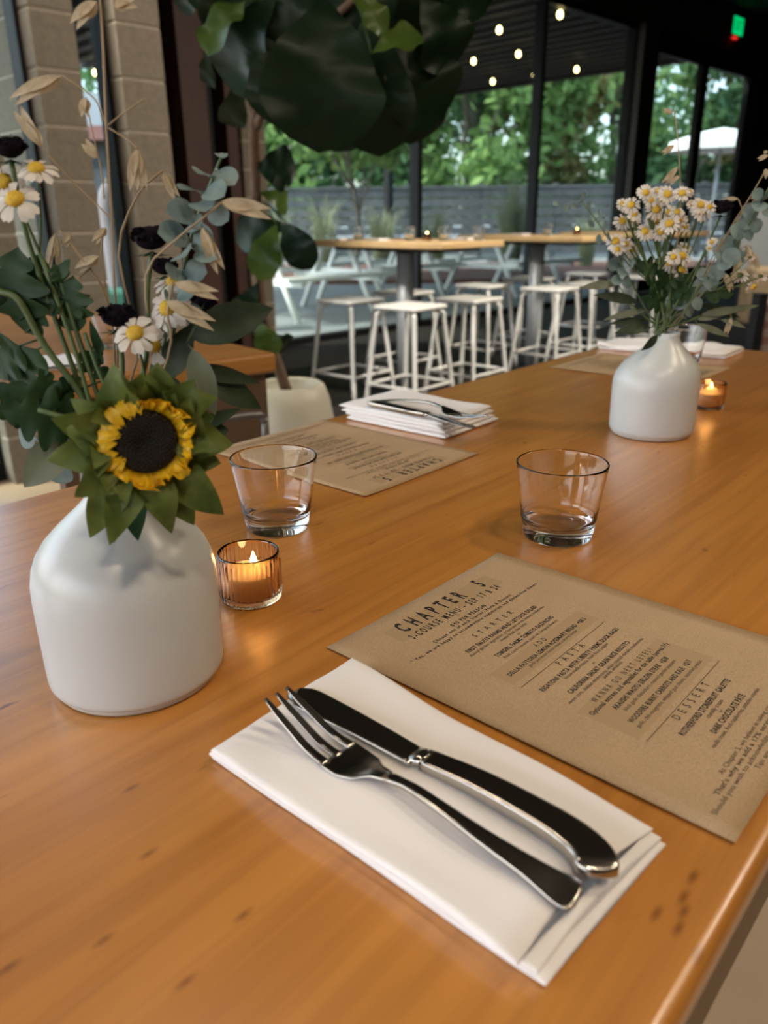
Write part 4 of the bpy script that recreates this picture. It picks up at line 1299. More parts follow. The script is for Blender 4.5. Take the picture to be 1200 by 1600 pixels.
def make_fork(label, pts, tips, group, zn):
    e = pts
    g = thing('fork', label, 'fork', (e[0][0], e[0][1], zn))
    if group: g['group'] = group
    path = bez(pts, 30)
    n = len(path)
    w = lerp_list([(0, .010), (.02, .0150), (.07, .0185), (.14, .0180), (.35, .0120), (.6, .0075), (.88, .0056), (1, .0075)], n)
    th = lerp_list([(0, .0018), (.3, .0026), (.75, .0036), (1, .0034)], n)
    ribbon(MB(), path, w, th, 20, 5.0).build('handle', M['steel'], g)
    neck = np.asarray(pts[-1])
    mid = np.mean(tips, axis=0)
    d = unit((mid - neck) * V(1, 1, 0))
    sd = unit(np.cross(d, V(0, 0, 1)))
    L = np.linalg.norm((mid - neck)[:2])
    base = [neck - d * .004, neck + d * .006 - V(0, 0, .0015), neck + d * .014 - V(0, 0, .004), neck + d * .024 - V(0, 0, .0055), neck + d * .036 - V(0, 0, .0052)]
    hp = bez(base, 16)
    m = len(hp)
    hw = lerp_list([(0, .0066), (.25, .011), (.5, .022), (.75, .0265), (1, .0268)], m)
    ht = lerp_list([(0, .0034), (.5, .0024), (1, .0022)], m)
    ribbon(MB(), hp, hw, ht, 16, 3.2, dish=.0012).build('head', M['steel'], g)
    root = hp[-1]
    for k, off in enumerate((-1, 0, 1)):
        o = sd * off * .0098
        z1 = root + o - d * .003 + V(0, 0, .0009 if off else 0)
        tip = mid + sd * off * .0078
        ln = tip - z1
        c = bez([z1, z1 + ln * .3 + V(0, 0, -ln[2] * .20), z1 + ln * .65 + V(0, 0, -ln[2] * .12), tip], 15)
        q = len(c)
        ribbon(MB(), c, lerp_list([(0, .0062), (.2, .0056), (.8, .0044), (1, .0024)], q), lerp_list([(0, .0024), (1, .0016)], q), 10, 3).build('tine', M['steel'], g)
    return g
def lift(p, z):
    return V(p[0], p[1], z)
make_fork('steel fork lying on the near napkin, tines up',
          [at(x, y, ZN + h) for x, y, h in ((905, 1404, .0014), (872, 1386, .0022), (826, 1355, .0042), (756, 1309, .0068), (693, 1265, .0084), (642, 1231, .0088), (602, 1213, .0074))],
          [lift(at(415, 1094, ZN + .019), ZN + .019), lift(at(432, 1083, ZN + .019), ZN + .019), lift(at(448, 1073, ZN + .019), ZN + .019)], None, ZN)
def make_knife(label, tip, bol, hpts, zn, blade_w=.0205, side=1):
    g = thing('table_knife', label, 'knife', (tip[0], tip[1], zn))
    tip, bol = np.asarray(tip, float), np.asarray(bol, float)
    d = unit((bol - tip) * V(1, 1, 0))
    sd = np.cross(d, V(0, 0, 1)) * side
    n = 22
    pts, w = [], []
    for i in range(n + 1):
        q = i / n
        wid = blade_w * min(1, math.sqrt(max(0.0, 1 - (1 - min(1, q / .14)) ** 2)) * .9 + .12) * (1 - .28 * max(0, q - .15) / .85)
        pts.append(tip + (bol - tip) * q + sd * ((blade_w - wid) * .28 - .0012 * math.sin(PI * q)))
        w.append(wid)
    ribbon(MB(), pts, w, [.0010 + .0016 * (i / n) for i in range(n + 1)], 20, 5.0).build('blade', M['steel'], g)
    bp = [bol - d * .004, bol - d * .001, bol + d * .002, bol + d * .005]
    ribbon(MB(), bez(bp, 9), lerp_list([(0, .0125), (.4, .0142), (.7, .0115), (1, .0128)], 10), lerp_list([(0, .0036), (.5, .0072), (1, .0068)], 10), 14, 2.6).build('bolster', M['steel'], g)
    hp = bez([bol + d * .003] + [np.asarray(p, float) for p in hpts], 36)
    m = len(hp)
    ribbon(MB(), hp, lerp_list([(0, .0130), (.3, .0158), (.6, .0180), (.82, .0195), (.94, .0190), (.985, .0130), (1, .006)], m),
           lerp_list([(0, .0066), (.5, .0080), (.9, .0082), (.97, .006), (1, .003)], m), 28, 6.0).build('handle', M['steel'], g)
    return g
make_knife('steel table knife with curved handle on the near napkin', at(458, 1081, ZN + .003), at(657, 1183, ZN + .0045),
           [at(x, y, ZN + .0048) for x, y in ((743, 1221), (826, 1265), (889, 1304), (926, 1338), (934, 1368))], ZN)
# cutlery on the far napkin, pointing towards its reader
a2 = np.array(TP(.870, -.805)); b2 = np.array(TP(.880, -.640))
q0 = at(728, 668, ZN2 + .003); q1 = at(700, 655, ZN2 + .003); q2 = at(640, 643, ZN2 + .003); q3 = at(606, 636, ZN2 + .003)
make_knife('dark steel table knife on the far napkin', lift(at(742, 672, ZN2), ZN2 + .003), lift(at(668, 653, ZN2), ZN2 + .005),
           [lift(at(640, 648, ZN2), ZN2 + .005), lift(at(600, 639, ZN2), ZN2 + .005), lift(at(578, 634, ZN2), ZN2 + .005)], ZN2, .016)
make_fork('dark steel fork on the far napkin beside the knife', [lift(at(588, 630, ZN2), ZN2 + .003), lift(at(625, 634, ZN2), ZN2 + .008), lift(at(665, 642, ZN2), ZN2 + .013), lift(at(690, 649, ZN2), ZN2 + .012)],
          [lift(at(745, 672, ZN2), ZN2 + .016), lift(at(755, 669, ZN2), ZN2 + .016), lift(at(765, 667, ZN2), ZN2 + .016)], None, ZN2)

# ------------------------------------------------------------------ glasses and candles on the main table
tumbler('empty clear tumbler at the left between candle and upside down menu', V(-.1055, .715, T + .0003), .0300, .0420, .0735, None, 96)
tumbler('empty clear tumbler at the right above the near menu', V(.1655, .687, T + .0003), .0325, .0425, .0735, None, 96)
tumbler('clear tumbler half hidden behind the right vase', V(*TP(1.60, -.60)[:2], T + .0003), .030, .041, .074, None, 48)
small_candle('lit tealight in ribbed amber glass beside the left vase', V(-.108, .5635, T + .0003), 'tealights on the main table')
small_candle('lit tealight in ribbed amber glass behind the right vase', V(.512, 1.205, T + .0003), 'tealights on the main table')

# ------------------------------------------------------------------ vases
VP = [(.0005, .003), (.047, .003), (.0500, .0006), (.0522, .0006), (.0532, .0020), (.0535, .0045)]
VB = [(.0535, .0045), (.0552, .0052), (.0562, .0072), (.0565, .0100), (.0567, .014), (.0570, .030), (.0573, .050), (.0574, .064), (.0569, .075), (.0552, .0835), (.0520, .0915), (.0468, .0990), (.0400, .1060), (.0325, .1130), (.0250, .1195), (.0195, .1250), (.0165, .1295), (.0154, .1335), (.0156, .1370), (.0150, .1380),
      (.0136, .1370), (.0134, .1330), (.0150, .1275), (.0230, .1180), (.0450, .0950), (.0530, .0800), (.0530, .0200), (.0005, .0120)]
def vase(label, c, lean=0.0):
    g = thing('vase', label, 'vase', tuple(c), 'white bottle vases')
    vb = MB().lathe(VB, 72, c)
    vb.v = [(x + lean * max(0.0, z - c[2] - .078) / .06, y, z) for x, y, z in vb.v]
    vb.build('vase_body', M['ceramic'], g)
    MB().lathe(VP, 72, c).build('foot', M['ceramic_foot'], g)
    return g
V1 = V(-.1670, .4550, T + .0003)
V2 = V(.3755, 1.0600, T + .0003)
vase('matte white bottle vase at the left holding the sunflower', V1)
vase('matte white bottle vase at the right holding white daisies', V2, .010)

# ------------------------------------------------------------------ bouquet builders
class Bouquet:
    def __init__(s, c, Y, scale=1.0):
        s.c, s.Y = c, Y
        s.k = 0
    def P(s, x, y, dY=0.0):
        return aty(x, y, s.Y + dY)
    def root(s):
        s.k += 1
        a = s.k * 2.4
        r = .0035 + .0065 * ((s.k * 7) % 5) / 5
        o = V(r * math.cos(a), r * math.sin(a), 0)
        return [s.c + V(0, 0, .075) - o * 1.2, s.c + V(0, 0, .137) + o]
    def px(s, w):              # pixels to metres at the bouquet
        return w * s.Y * 1.05 / FPX
def node_frame(n):
    n = unit(n)
    a = unit(np.cross(n, V(.13, .21, .97)))
    b = np.cross(n, a)
    return a, b, n
PETAL = {}
def daisy(B, parent, c, nrm, R, single=True, np_=15, centre='daisy_centre'):
    a, b, n = node_frame(nrm)
    fl = MB()
    ring = lambda r, h: [c + r * (math.cos(2 * PI * k / 10) * a + math.sin(2 * PI * k / 10) * b) + n * h for k in range(10)]
    fl.grid([ring(.0006, -R * .35), ring(R * .22, -R * .2), ring(R * .36, -R * .02), ring(.0004, R * .02)], True)
    f = fl.build('flower', M['stem'], parent)
    d = MB()
    ring2 = lambda r, h: [c + r * (math.cos(2 * PI * k / 14) * a + math.sin(2 * PI * k / 14) * b) + n * h for k in range(14)]
    d.grid([ring2(R * .36, -R * .02), ring2(R * .38, R * .08), ring2(R * .30, R * .20), ring2(R * .16, R * .26), ring2(.0002, R * .27)], True)
    d.build('disc', M[centre], f)
    off = OFF[parent.name]
    jm = MB()
    for k in range(np_):
        th = 2 * PI * (k + random.uniform(-.3, .3)) / np_
        u = math.cos(th) * a + math.sin(th) * b
        dr = random.uniform(-.55, .0)
        ln = R * random.uniform(.60, .74)
        if single:
            key = 'p%d' % (k % 3)
            x = unit(u + n * dr)
            y = unit(np.cross(n, x))
            z = np.cross(x, y)
            pos = c + u * R * .33 - off
            mtx = Matrix(((x[0], y[0], z[0], pos[0]), (x[1], y[1], z[1], pos[1]), (x[2], y[2], z[2], pos[2]), (0, 0, 0, 1))) @ Matrix.Diagonal((ln, ln, ln, 1))
            if key not in PETAL:
                o = MB().leaf((0, 0, 0), (1, 0, 0), V(0, 0, 1), .62, 'petal', .18 - .1 * (k % 3), .15, 6).build('petal', M['petal_white'], None)
                PETAL[key] = o.data
                o.parent = f
            else:
                o = bpy.data.objects.new('petal', PETAL[key])
                COL.objects.link(o)
                o.parent = f
            o.matrix_basis = mtx
        else:
            jm.leaf(c + u * R * .33, c + u * (R * .33 + ln) + n * dr * ln, n, ln * .55, 'petal', .1, .12, 3)
    if not single:
        o = jm.build('petals', M['petal_white'], f)
        o['kind'] = 'stuff'
def sprig(B, label, heads, fork, group, single=True, rad=.0013, leaves=(), np_=15):
    """heads: (px, py, dY, normal, radius px)"""
    r0 = B.root()
    t = thing('daisy_sprig', label, 'flower', tuple(r0[1]), group)
    mb = MB()
    fp = B.P(*fork)
    mb.tube(bez([r0[0], r0[1], (r0[1] + fp) / 2 + V(.003, 0, .004), fp], 12), rad, 7)
    for (x, y, dY, n, R) in heads:
        c = B.P(x, y, dY)
        n = unit(n)
        e = c - n * B.px(R) * .3
        mb.tube(bez([fp, (fp + e) / 2 - V(0, 0, .001) - n * .004, e], 8), rad * .62, 6)
    mb.build('stem', M['stem'], t)
    for (x, y, dY, n, R) in heads:
        daisy(B, t, B.P(x, y, dY), n, B.px(R), single, np_)
    for (x0, y0, x1, y1, w, m) in leaves:
        MB().leaf(B.P(x0, y0), B.P(x1, y1), unit(V(random.uniform(-.4, .4), -1, .5)), B.px(w), 'ovate', .15, .15, 24, .1, 3, 3).build('leaf', M[m], t)
    return t
def scabiosa(B, label, x, y, R, dY=0, via=None, group=None):
    r0 = B.root()
    t = thing('scabiosa', label, 'flower', tuple(r0[1]), group)
    c = B.P(x, y, dY)
    rr = B.px(R)
    pts = [r0[0], r0[1]] + [B.P(*v) for v in (via or [])] + [c - V(0, 0, rr * .75)]
    MB().tube(bez(pts, 16), .0015 if rr > .006 else .0011, 7).build('stem', M['stem'], t)
    h = MB().ball(c, rr * .8, rr * .8, rr * .55, 18, 10, .12)
    for k in range(64):
        th, ph = random.uniform(0, 2 * PI), random.uniform(-.15, .95)
        d = V(math.cos(th) * math.cos(ph), math.sin(th) * math.cos(ph), math.sin(ph) * .7)
        h.leaf(c + d * rr * .55, c + d * rr * random.uniform(.92, 1.12), V(d[1], -d[0], .3), rr * .26, 'obovate', .3, .2, 3)
    h.build('flower_head', M['black_flower'], t)
    for k in range(6):
        th = k * PI / 3 + .3
        b0 = c - V(0, 0, rr * .6)
        MB().leaf(b0, b0 + V(math.cos(th), math.sin(th), -.25) * rr * 1.15, V(0, 0, 1), rr * .3, 'lance', .2, -.2, 5).build('bract', M['dark_leaf'], t)
    return t
def eucalyptus(B, label, path, leaves, group=None, mat='euca', rad=.0011, rooted=True, dY=0.0):
    """leaves: (px, py, r px, direction degrees)"""
    r0 = B.root()
    t = thing('eucalyptus_stem', label, 'plant', tuple(r0[1]), group)
    pp = [B.P(*p) for p in path]
    MB().tube(bez(([r0[0], r0[1]] if rooted else []) + pp, 22), list(np.linspace(rad * 1.5, rad * .7, len(bez(([r0[0], r0[1]] if rooted else []) + pp, 22)))), 7).build('stem', M['stem'], t)
    allp = bez(pp, 30)
    for (x, y, r, *dd) in leaves:
        c = B.P(x, y, dY + random.uniform(-.006, .006))
        near = min(allp, key=lambda k: np.linalg.norm(k - c))
        rr = B.px(r) * (1.14 if B.Y < .6 else 1.0)
        d = c - near
        d = unit(d) if np.linalg.norm(d) > rr * .3 else unit(V(random.uniform(-1, 1), -.3, random.uniform(-1, 1)))
        d = unit(d * V(1, .4, 1))
        up = unit(V(random.uniform(-.4, .4), -1, random.uniform(.0, .6)))
        mb = MB().leaf(c - d * rr, c + d * rr, up, rr * 1.75, 'round', .14, .12, 9)
        mb.tube([near, c - d * rr * .95], .0005, 5)
        mb.build('leaf', M[mat], t)
    return t
def oat(B, label, paths, spikes, group=None, rooted=True, rad=.0007, mat='oat'):
    r0 = B.root()
    t = thing('oat_stem', label, 'dried grass', tuple(r0[1]), group)
    mb = MB()
    for i, p in enumerate(paths):
        pp = [B.P(*q) for q in p]
        if i == 0 and rooted:
            pp = r0 + pp
        mb.tube(bez(pp, 18), rad if i == 0 else rad * .6, 6)
    mb.build('stem', M['oat_stem'], t)
    for (x0, y0, x1, y1, w, *dY) in spikes:
        dz = dY[0] if dY else 0.0
        p, q = B.P(x0, y0, dz), B.P(x1, y1, dz)
        wd = B.px(w)
        ax = q - p
        sd = unit(np.cross(ax, V(0, -1, .2)))
        L = np.linalg.norm(ax)
        m2 = MB()
        up = unit(V(random.uniform(-.4, .4), -1, .3))
        m2.leaf(p, q + sd * wd * .22, up, wd * .52, 'lance', .45, .10, 9)
        m2.leaf(p, q - ax * .04 - sd * wd * .22, up, wd * .50, 'lance', .45, .05, 9)
        m2.leaf(p, p + ax * .72 + V(0, .002, 0), -up, wd * .55, 'lance', .4, .1, 7)
        m2.leaf(p + ax * .05 - V(0, .0015, 0), p + ax * .62 - V(0, .002, 0), up, wd * .5, 'lance', .5, .1, 7)
        m2.build('spikelet', M[mat], t)
    return t
def leafy(B, label, path, leaves, group=None, rad=.0012, name='leafy_sprig', mat='olive'):
    """leaves: (x0,y0,x1,y1,width px, material, dY, lobes)"""
    r0 = B.root()
    t = thing(name, label, 'plant', tuple(r0[1]), group)
    pp = r0 + [B.P(*p) for p in path]
    MB().tube(bez(pp, 20), rad, 7).build('stem', M['stem'], t)
    allp = bez(pp, 40)
    for L in leaves:
        x0, y0, x1, y1, w = L[:5]
        m = L[5] if len(L) > 5 and L[5] else mat
        dY = L[6] if len(L) > 6 else 0.0
        lob = L[7] if len(L) > 7 else 0
        p, q = B.P(x0, y0, dY * .4), B.P(x1, y1, dY)
        up = unit(V(random.uniform(-.3, .3), -1, random.uniform(.2, .8)))
        mb = MB().leaf(p, q, up, B.px(w), 'ovate' if lob else 'lance', .12, .10, 30 if lob else 10, .08 if lob else .03, 3, lob)
        near = min(allp, key=lambda k: np.linalg.norm(k - p))
        if 1e-4 < np.linalg.norm(near - p) < .06:
            mb.tube([near, p], .0006, 5)
        mb.build('leaf', M[m], t)
    return t

# ================================================================== LEFT BOUQUET
B1 = Bouquet(V1, .455)
CAMP = V(0, 0, EYE)
def sunflower():
    c = aty(228, 690, .398)
    r0 = [V1 + V(0, -.004, .08), V1 + V(0, -.008, .137)]
    t = thing('sunflower', 'sunflower with black centre and yellow petals drooping over the left vase', 'flower', tuple(r0[1]))
    n = unit((CAMP - c) * V(1, 1, .55) + V(.04, 0, 0))
    a = unit(np.cross(V(0, 0, 1), n))
    b = np.cross(n, a)
    MB().tube(bez([r0[0], r0[1], r0[1] + V(0, -.004, .014), c - n * .012 + V(0, 0, .004), c - n * .004], 16), .0032, 9).build('stem', M['stem'], t)
    pol = lambda r, th, h: c + r * (math.cos(th) * a + math.sin(th) * b) + n * h
    R = .0158
    d = MB().grid([[pol(r * R, 2 * PI * k / 40, h * R) for k in range(40)] for r, h in ((1.08, -.35), (1.1, -.05), (1.0, .12), (.8, .22), (.55, .20), (.3, .12), (.01, .08))], True)
    d.build('disc', M['sun_disc'], t)
    fm = MB()
    for k in range(230):
        r = R * 1.0 * math.sqrt((k + .5) / 230)
        th = k * 2.39996
        hh = R * (.08 + .16 * math.sin(PI * min(1, r / R) * .62))
        p = pol(r, th, hh)
        fm.tube([p, p + n * .0011], [.00062, .0003], 5)
    o = fm.build('florets', M['sun_disc'], t)
    o['kind'] = 'stuff'
    for k in range(30):
        th = 2 * PI * k / 30 + random.uniform(-.06, .06)
        right = math.cos(th) > .15
        u = math.cos(th) * a + math.sin(th) * b
        w = .0068 * random.uniform(.8, 1.15)
        if right or math.sin(th) < -.75:      # curled petals
            p0 = pol(R * 1.02, th, -.001)
            mid = pol(R * random.uniform(1.32, 1.5), th + random.uniform(-.1, .1), .005)
            tip = pol(R * random.uniform(1.12, 1.75), th + random.uniform(-.22, .22), random.uniform(.004, .010))
            cpts = bez([p0, mid, tip], 10)
            tg = unit(np.cross(n, u))
            rows = []
            for i, p in enumerate(cpts):
                q = i / (len(cpts) - 1)
                ww = w * (.45 + .75 * math.sin(PI * min(1, q * .95 + .05))) * (1 if q < .9 else .6) * .5
                cu = 1.1 * math.sin(PI * q) + .2
                rows.append([p + tg * ww * math.sin(s * 1.5) + n * ww * cu * (1 - math.cos(s * 1.5)) for s in (-1, -.5, 0, .5, 1)])
            mb = MB().grid(rows)
        else:                                  # petals folded over the disc
            p0 = pol(R * random.uniform(1.55, 1.72), th, -.001)
            tip = pol(R * random.uniform(.86, 1.04), th + random.uniform(-.08, .08), .0055)
            mb = MB().leaf(p0, tip, n, w, 'lance', .25, .28, 9)
        mb.build('petal', M['petal_yellow'], t)
    for k in range(24):
        lay = k % 2
        th = 2 * PI * k / 24 + random.uniform(-.12, .12)
        r1 = R * (2.25 + .6 * random.random() + .25 * lay) * (1 + .38 * max(0, -math.sin(th)))
        p0 = pol(R * .95, th, -.004 - .002 * lay)
        hgt = random.uniform(-.010, .006) - .004 * lay
        tip = pol(r1, th + random.uniform(-.22, .22), hgt)
        MB().leaf(p0, tip, unit(n + .3 * RNG.normal(size=3)), .0225 * random.uniform(.85, 1.15), 'ovate', random.uniform(.05, .35), random.uniform(-.25, .35), 12, .30, 1.3).build('bract', M['bract'], t)
    for k in range(10):                        # inner bracts standing up round the petals
        th = random.choice((random.uniform(2.2, 4.4), random.uniform(-.4, 1.2)))
        p0 = pol(R * 1.45, th, -.004)
        tip = pol(R * random.uniform(1.75, 2.1), th + .3, random.uniform(.006, .014))
        MB().leaf(p0, tip, unit(n + .3 * RNG.normal(size=3)), .013, 'ovate', .3, .2, 9, .12, 1.5).build('bract', M['bract'], t)
sunflower()
S = unit
sprig(B1, 'daisy sprig with four white flowers just above the sunflower',
      [(262, 482, .0, (-.25, -1, .75), 34), (211, 521, -.012, (.1, -1, .9), 33), (240, 540, .004, (.2, -.9, .35), 29), (272, 441, .012, (0, -.35, 1), 31)],
      (228, 600), 'daisy sprigs in the left vase')
sprig(B1, 'daisy sprig with three white flowers at the left edge',
      [(57, 264, .0, (.15, -.6, 1), 30), (24, 312, -.012, (0, -.9, .8), 34), (6, 284, .004, (0, -.9, .7), 32)],
      (62, 395), 'daisy sprigs in the left vase')
gs = 'black scabiosas in the left vase'
scabiosa(B1, 'black scabiosa standing highest above the sunflower', 235, 372, 29, .01, [(228, 560, .0), (231, 450, .008)], gs)
scabiosa(B1, 'black scabiosa beside the left of the white daisies', 183, 493, 29, .0, [(190, 600, 0)], gs)
scabiosa(B1, 'small black scabiosa tucked behind the eucalyptus', 256, 416, 22, .03, [(246, 560, .02)], gs)
scabiosa(B1, 'black scabiosa at the left edge of the photo', 14, 230, 24, .0, [(120, 590, 0), (45, 380, 0)], gs)
scabiosa(B1, 'dim black scabiosa behind the right oat husk', 318, 474, 22, .05, [(270, 590, .03)], gs)
eucalyptus(B1, 'silver green eucalyptus stem rising over the black scabiosas',
           [(262, 560, .012), (280, 450, .018), (302, 360, .02), (330, 285, .02), (348, 240, .02)],
           [(346, 243, 9), (318, 272, 17), (353, 277, 17), (298, 298, 19), (336, 300, 19), (283, 332, 20), (316, 322, 18), (342, 335, 16), (272, 368, 22), (305, 352, 17), (318, 372, 19), (286, 398, 20), (322, 398, 17), (275, 428, 19), (305, 425, 18), (292, 455, 17), (268, 470, 18), (300, 490, 15), (262, 515, 16)])
eucalyptus(B1, 'short pale eucalyptus sprig at the lower left of the sunflower',
           [(150, 690, -.01), (110, 690, -.012), (60, 690, -.012)],
           [(42, 684, 17), (92, 692, 19), (106, 704, 16), (96, 740, 18), (70, 700, 10)])
oat(B1, 'tallest dried oat stem reaching the top edge of the photo',
    [[(184, 560, .01), (178, 430, .012), (174, 330, .012), (166, 200, .012), (162, 90, .012), (158, 20, .012), (152, -40, .012)],
     [(166, 198, .012), (148, 155, .012), (98, 118, .012)], [(166, 198, .012), (195, 175, .012), (227, 154, .012)], [(166, 198, .012), (195, 215, .012), (215, 232, .012)],
     [(134, 152, .012), (143, 200, .012), (158, 265, .012), (163, 310, .012)], [(178, 345, .012), (120, 290, .012), (66, 232, .012)]],
    [(152, 2, 112, 42, 27, .012), (178, 10, 214, 4, 22, .012), (98, 118, 14, 160, 27, .012), (134, 153, 132, 184, 21, .012), (152, 247, 130, 220, 21, .012),
     (214, 232, 208, 300, 25, .012), (217, 234, 226, 300, 16, .012), (66, 230, 24, 166, 26, .012)])
oat(B1, 'dried oat stem with one big husk pointing right by the eucalyptus',
    [[(232, 560, .006), (228, 430, .0), (275, 375, -.006), (318, 340, -.008), (346, 316, -.008)], [(300, 356, -.006), (316, 356, -.006)]],
    [(344, 315, 426, 334, 30, -.008), (315, 355, 346, 427, 27, -.006)])
oat(B1, 'dried oat stem with a single husk left of the eucalyptus tip',
    [[(215, 560, .02), (185, 400, .025), (215, 305, .025), (254, 267, .025)]], [(255, 268, 278, 312, 20, .025)])
oat(B1, 'short dried oat husks hanging right of the daisies', [[(262, 560, -.008), (262, 490, -.01), (270, 440, -.01)]],
    [(272, 442, 344, 462, 26, -.01), (258, 470, 338, 510, 30, -.012)])
oat(B1, 'low dried oat stem with pale seed heads among the green foliage',
    [[(180, 570, .015), (165, 460, .02), (125, 400, .02), (92, 360, .02)], [(165, 450, .02), (158, 400, .02), (162, 358, .02)], [(140, 420, .02), (124, 434, .02)]],
    [(166, 356, 146, 380, 18, .02), (110, 366, 98, 385, 19, .02), (86, 364, 74, 428, 15, .02), (88, 364, 94, 432, 13, .02), (155, 400, 118, 424, 23, .02), (124, 432, 102, 448, 20, .02)])
gl = 'lobed green stems in the left vase'
leafy(B1, 'thick green stem with broad lobed leaves at the upper left',
      [(140, 640, -.004), (70, 540, -.004), (30, 470, -.004), (0, 455, -.002)],
      [(30, 500, 25, 385, 96, 'dark_leaf', 0, 3), (50, 475, 62, 395, 66, 'dark_leaf', .004, 3), (20, 470, -14, 420, 80, 'dark_leaf', 0, 3), (48, 500, 92, 440, 52, 'dark_leaf', 0, 3),
       (30, 540, -8, 590, 76, 'dark_leaf', 0, 3), (60, 545, 20, 640, 70, 'dark_leaf', -.005, 3), (40, 520, 62, 470, 46, 'dark_leaf', 0, 2)], gl, .0020, 'lobed_foliage')
leafy(B1, 'green stem with a dark lobed leaf left of the black scabiosa',
      [(150, 610, -.002), (120, 520, .0), (92, 430, .002)],
      [(118, 500, 112, 430, 64, 'dark_leaf', 0, 3), (100, 470, 62, 470, 46, 'dark_leaf', 0, 3), (122, 520, 100, 440, 40, 'dark_leaf', .004, 2), (112, 490, 140, 460, 34, 'dark_leaf', 0, 2), (98, 440, 82, 412, 26, 'dark_leaf', 0, 2), (95, 436, 108, 404, 20, 'dark_leaf', 0, 0)], gl, .0015, 'lobed_foliage')
leafy(B1, 'low green stem with small jagged leaves above the sunflower',
      [(172, 640, -.006), (150, 570, -.004), (132, 520, -.002)],
      [(146, 580, 126, 545, 34, 'dark_leaf', 0, 2), (150, 570, 158, 530, 30, 'dark_leaf', 0, 2), (120, 610, 92, 590, 38, 'dark_leaf', 0, 3), (160, 560, 140, 500, 14, 'dark_leaf', 0, 0), (165, 590, 140, 562, 24, 'dark_leaf', 0, 2)], gl, .0012, 'lobed_foliage')
leafy(B1, 'broad serrated leaves spreading low at the left of the sunflower',
      [(150, 668, -.014), (110, 655, -.018), (60, 640, -.018)],
      [(120, 660, 0, 642, 84, 'dark_leaf', -.02, 4), (110, 650, 10, 600, 70, 'dark_leaf', -.016, 4), (120, 670, 40, 612, 56, 'dark_leaf', -.012, 4), (100, 640, 62, 575, 44, 'dark_leaf', -.012, 3), (60, 650, -20, 600, 60, 'dark_leaf', -.012, 3), (100, 628, 70, 600, 34, 'dark_leaf', -.01, 2)], gl, .0016, 'lobed_foliage')
leafy(B1, 'grey green long leaf hanging at the lower left of the sunflower', [(160, 690, -.018), (110, 690, -.02)],
      [(105, 685, 36, 762, 56, 'olive_pale', -.02), (160, 690, 100, 660, 22, 'olive', -.02)], None, .0013, 'olive_sprig')
go = 'dark olive sprigs in the left vase'
leafy(B1, 'dark olive leaves pointing right above the sunflower', [(250, 610, .004), (280, 560, .004), (312, 500, .006)],
      [(296, 528, 427, 480, 58, 'olive', .01), (262, 592, 300, 505, 46, 'olive', .006), (300, 545, 336, 650, 40, 'olive_pale', -.01), (300, 505, 318, 486, 16, 'olive_pale', 0), (285, 575, 318, 470, 16, 'olive', .02)], go, .0014, 'olive_sprig')
leafy(B1, 'slim dark olive leaves spreading right of the sunflower', [(255, 640, .0), (290, 600, .0), (310, 580, .0)],
      [(292, 574, 407, 598, 26, 'olive', .01), (318, 590, 410, 638, 42, 'olive', .01), (300, 672, 376, 638, 22, 'olive', .0), (310, 675, 358, 672, 32, 'olive', .0), (280, 620, 250, 590, 36, 'olive', .0), (290, 640, 330, 625, 36, 'olive', 0)], go, .0013, 'olive_sprig')
leafy(B1, 'single dark leaf hanging down the front of the left vase', [(212, 765, -.026)], [(212, 775, 214, 842, 36, 'dark_leaf', -.056)], go, .0012, 'olive_sprig')

# ================================================================== RIGHT BOUQUET
B2 = Bouquet(V2, 1.06)
R_ = lambda x, y: (850 + x * .3062, 230 + y * .30625)
def heads2(lst):
    out = []
    for (x, y, r, *n) in lst:
        px, py = R_(x, y)
        nn = n[0] if n else (random.uniform(-.45, .35), -1, random.uniform(.25, .9))
        out.append((px, py, random.uniform(-.02, .02), nn, r * .3062 * 1.08))
    return out
g2 = 'daisy sprigs in the right vase'
def R2(x, y, d=0.0):
    return (*R_(x, y), d)
sprig(B2, 'white daisy sprig at the upper left of the right bouquet', heads2([(445, 295, 40), (400, 290, 28), (400, 378, 42), (455, 368, 38), (460, 340, 34), (415, 300, 28)]), R2(540, 640), g2, False, .0016)
sprig(B2, 'white daisy sprig at the lower left of the right bouquet', heads2([(365, 480, 44), (445, 520, 44), (375, 520, 32), (420, 495, 30)]), R2(560, 700), g2, False, .0015)
sprig(B2, 'tallest white daisy sprig at the centre top of the right bouquet', heads2([(630, 240, 44), (705, 235, 40), (520, 232, 36), (500, 225, 26), (570, 315, 50), (545, 270, 34), (600, 265, 36), (745, 230, 22), (580, 225, 30)]), R2(585, 560), g2, False, .0018,
      [(R_(580, 640)[0], R_(580, 640)[1], R_(470, 600)[0], R_(470, 600)[1], 34, 'dark_leaf'), (R_(590, 700)[0], R_(590, 700)[1], R_(690, 640)[0], R_(690, 640)[1], 36, 'dark_leaf')])
sprig(B2, 'white daisy sprig in the middle of the right bouquet', heads2([(570, 375, 50), (640, 335, 44), (640, 390, 46), (690, 370, 40), (515, 430, 42), (595, 430, 42), (680, 330, 34), (720, 405, 28), (640, 430, 30)]), R2(600, 620), g2, False, .0018)
sprig(B2, 'white daisy sprig low at the front of the right bouquet', heads2([(705, 555, 48), (635, 590, 46), (700, 625, 52), (720, 520, 38), (660, 560, 36)]), R2(640, 760), g2, False, .0016)
sprig(B2, 'white daisy sprig at the upper right of the right bouquet', heads2([(805, 328, 48), (800, 295, 42), (760, 292, 30), (845, 305, 30)]), R2(680, 700), g2, False, .0016)
sprig(B2, 'small budding daisy sprig at the right of the bouquet', heads2([(855, 485, 22), (845, 515, 18), (870, 475, 18)]), R2(740, 660), g2, False, .0012)
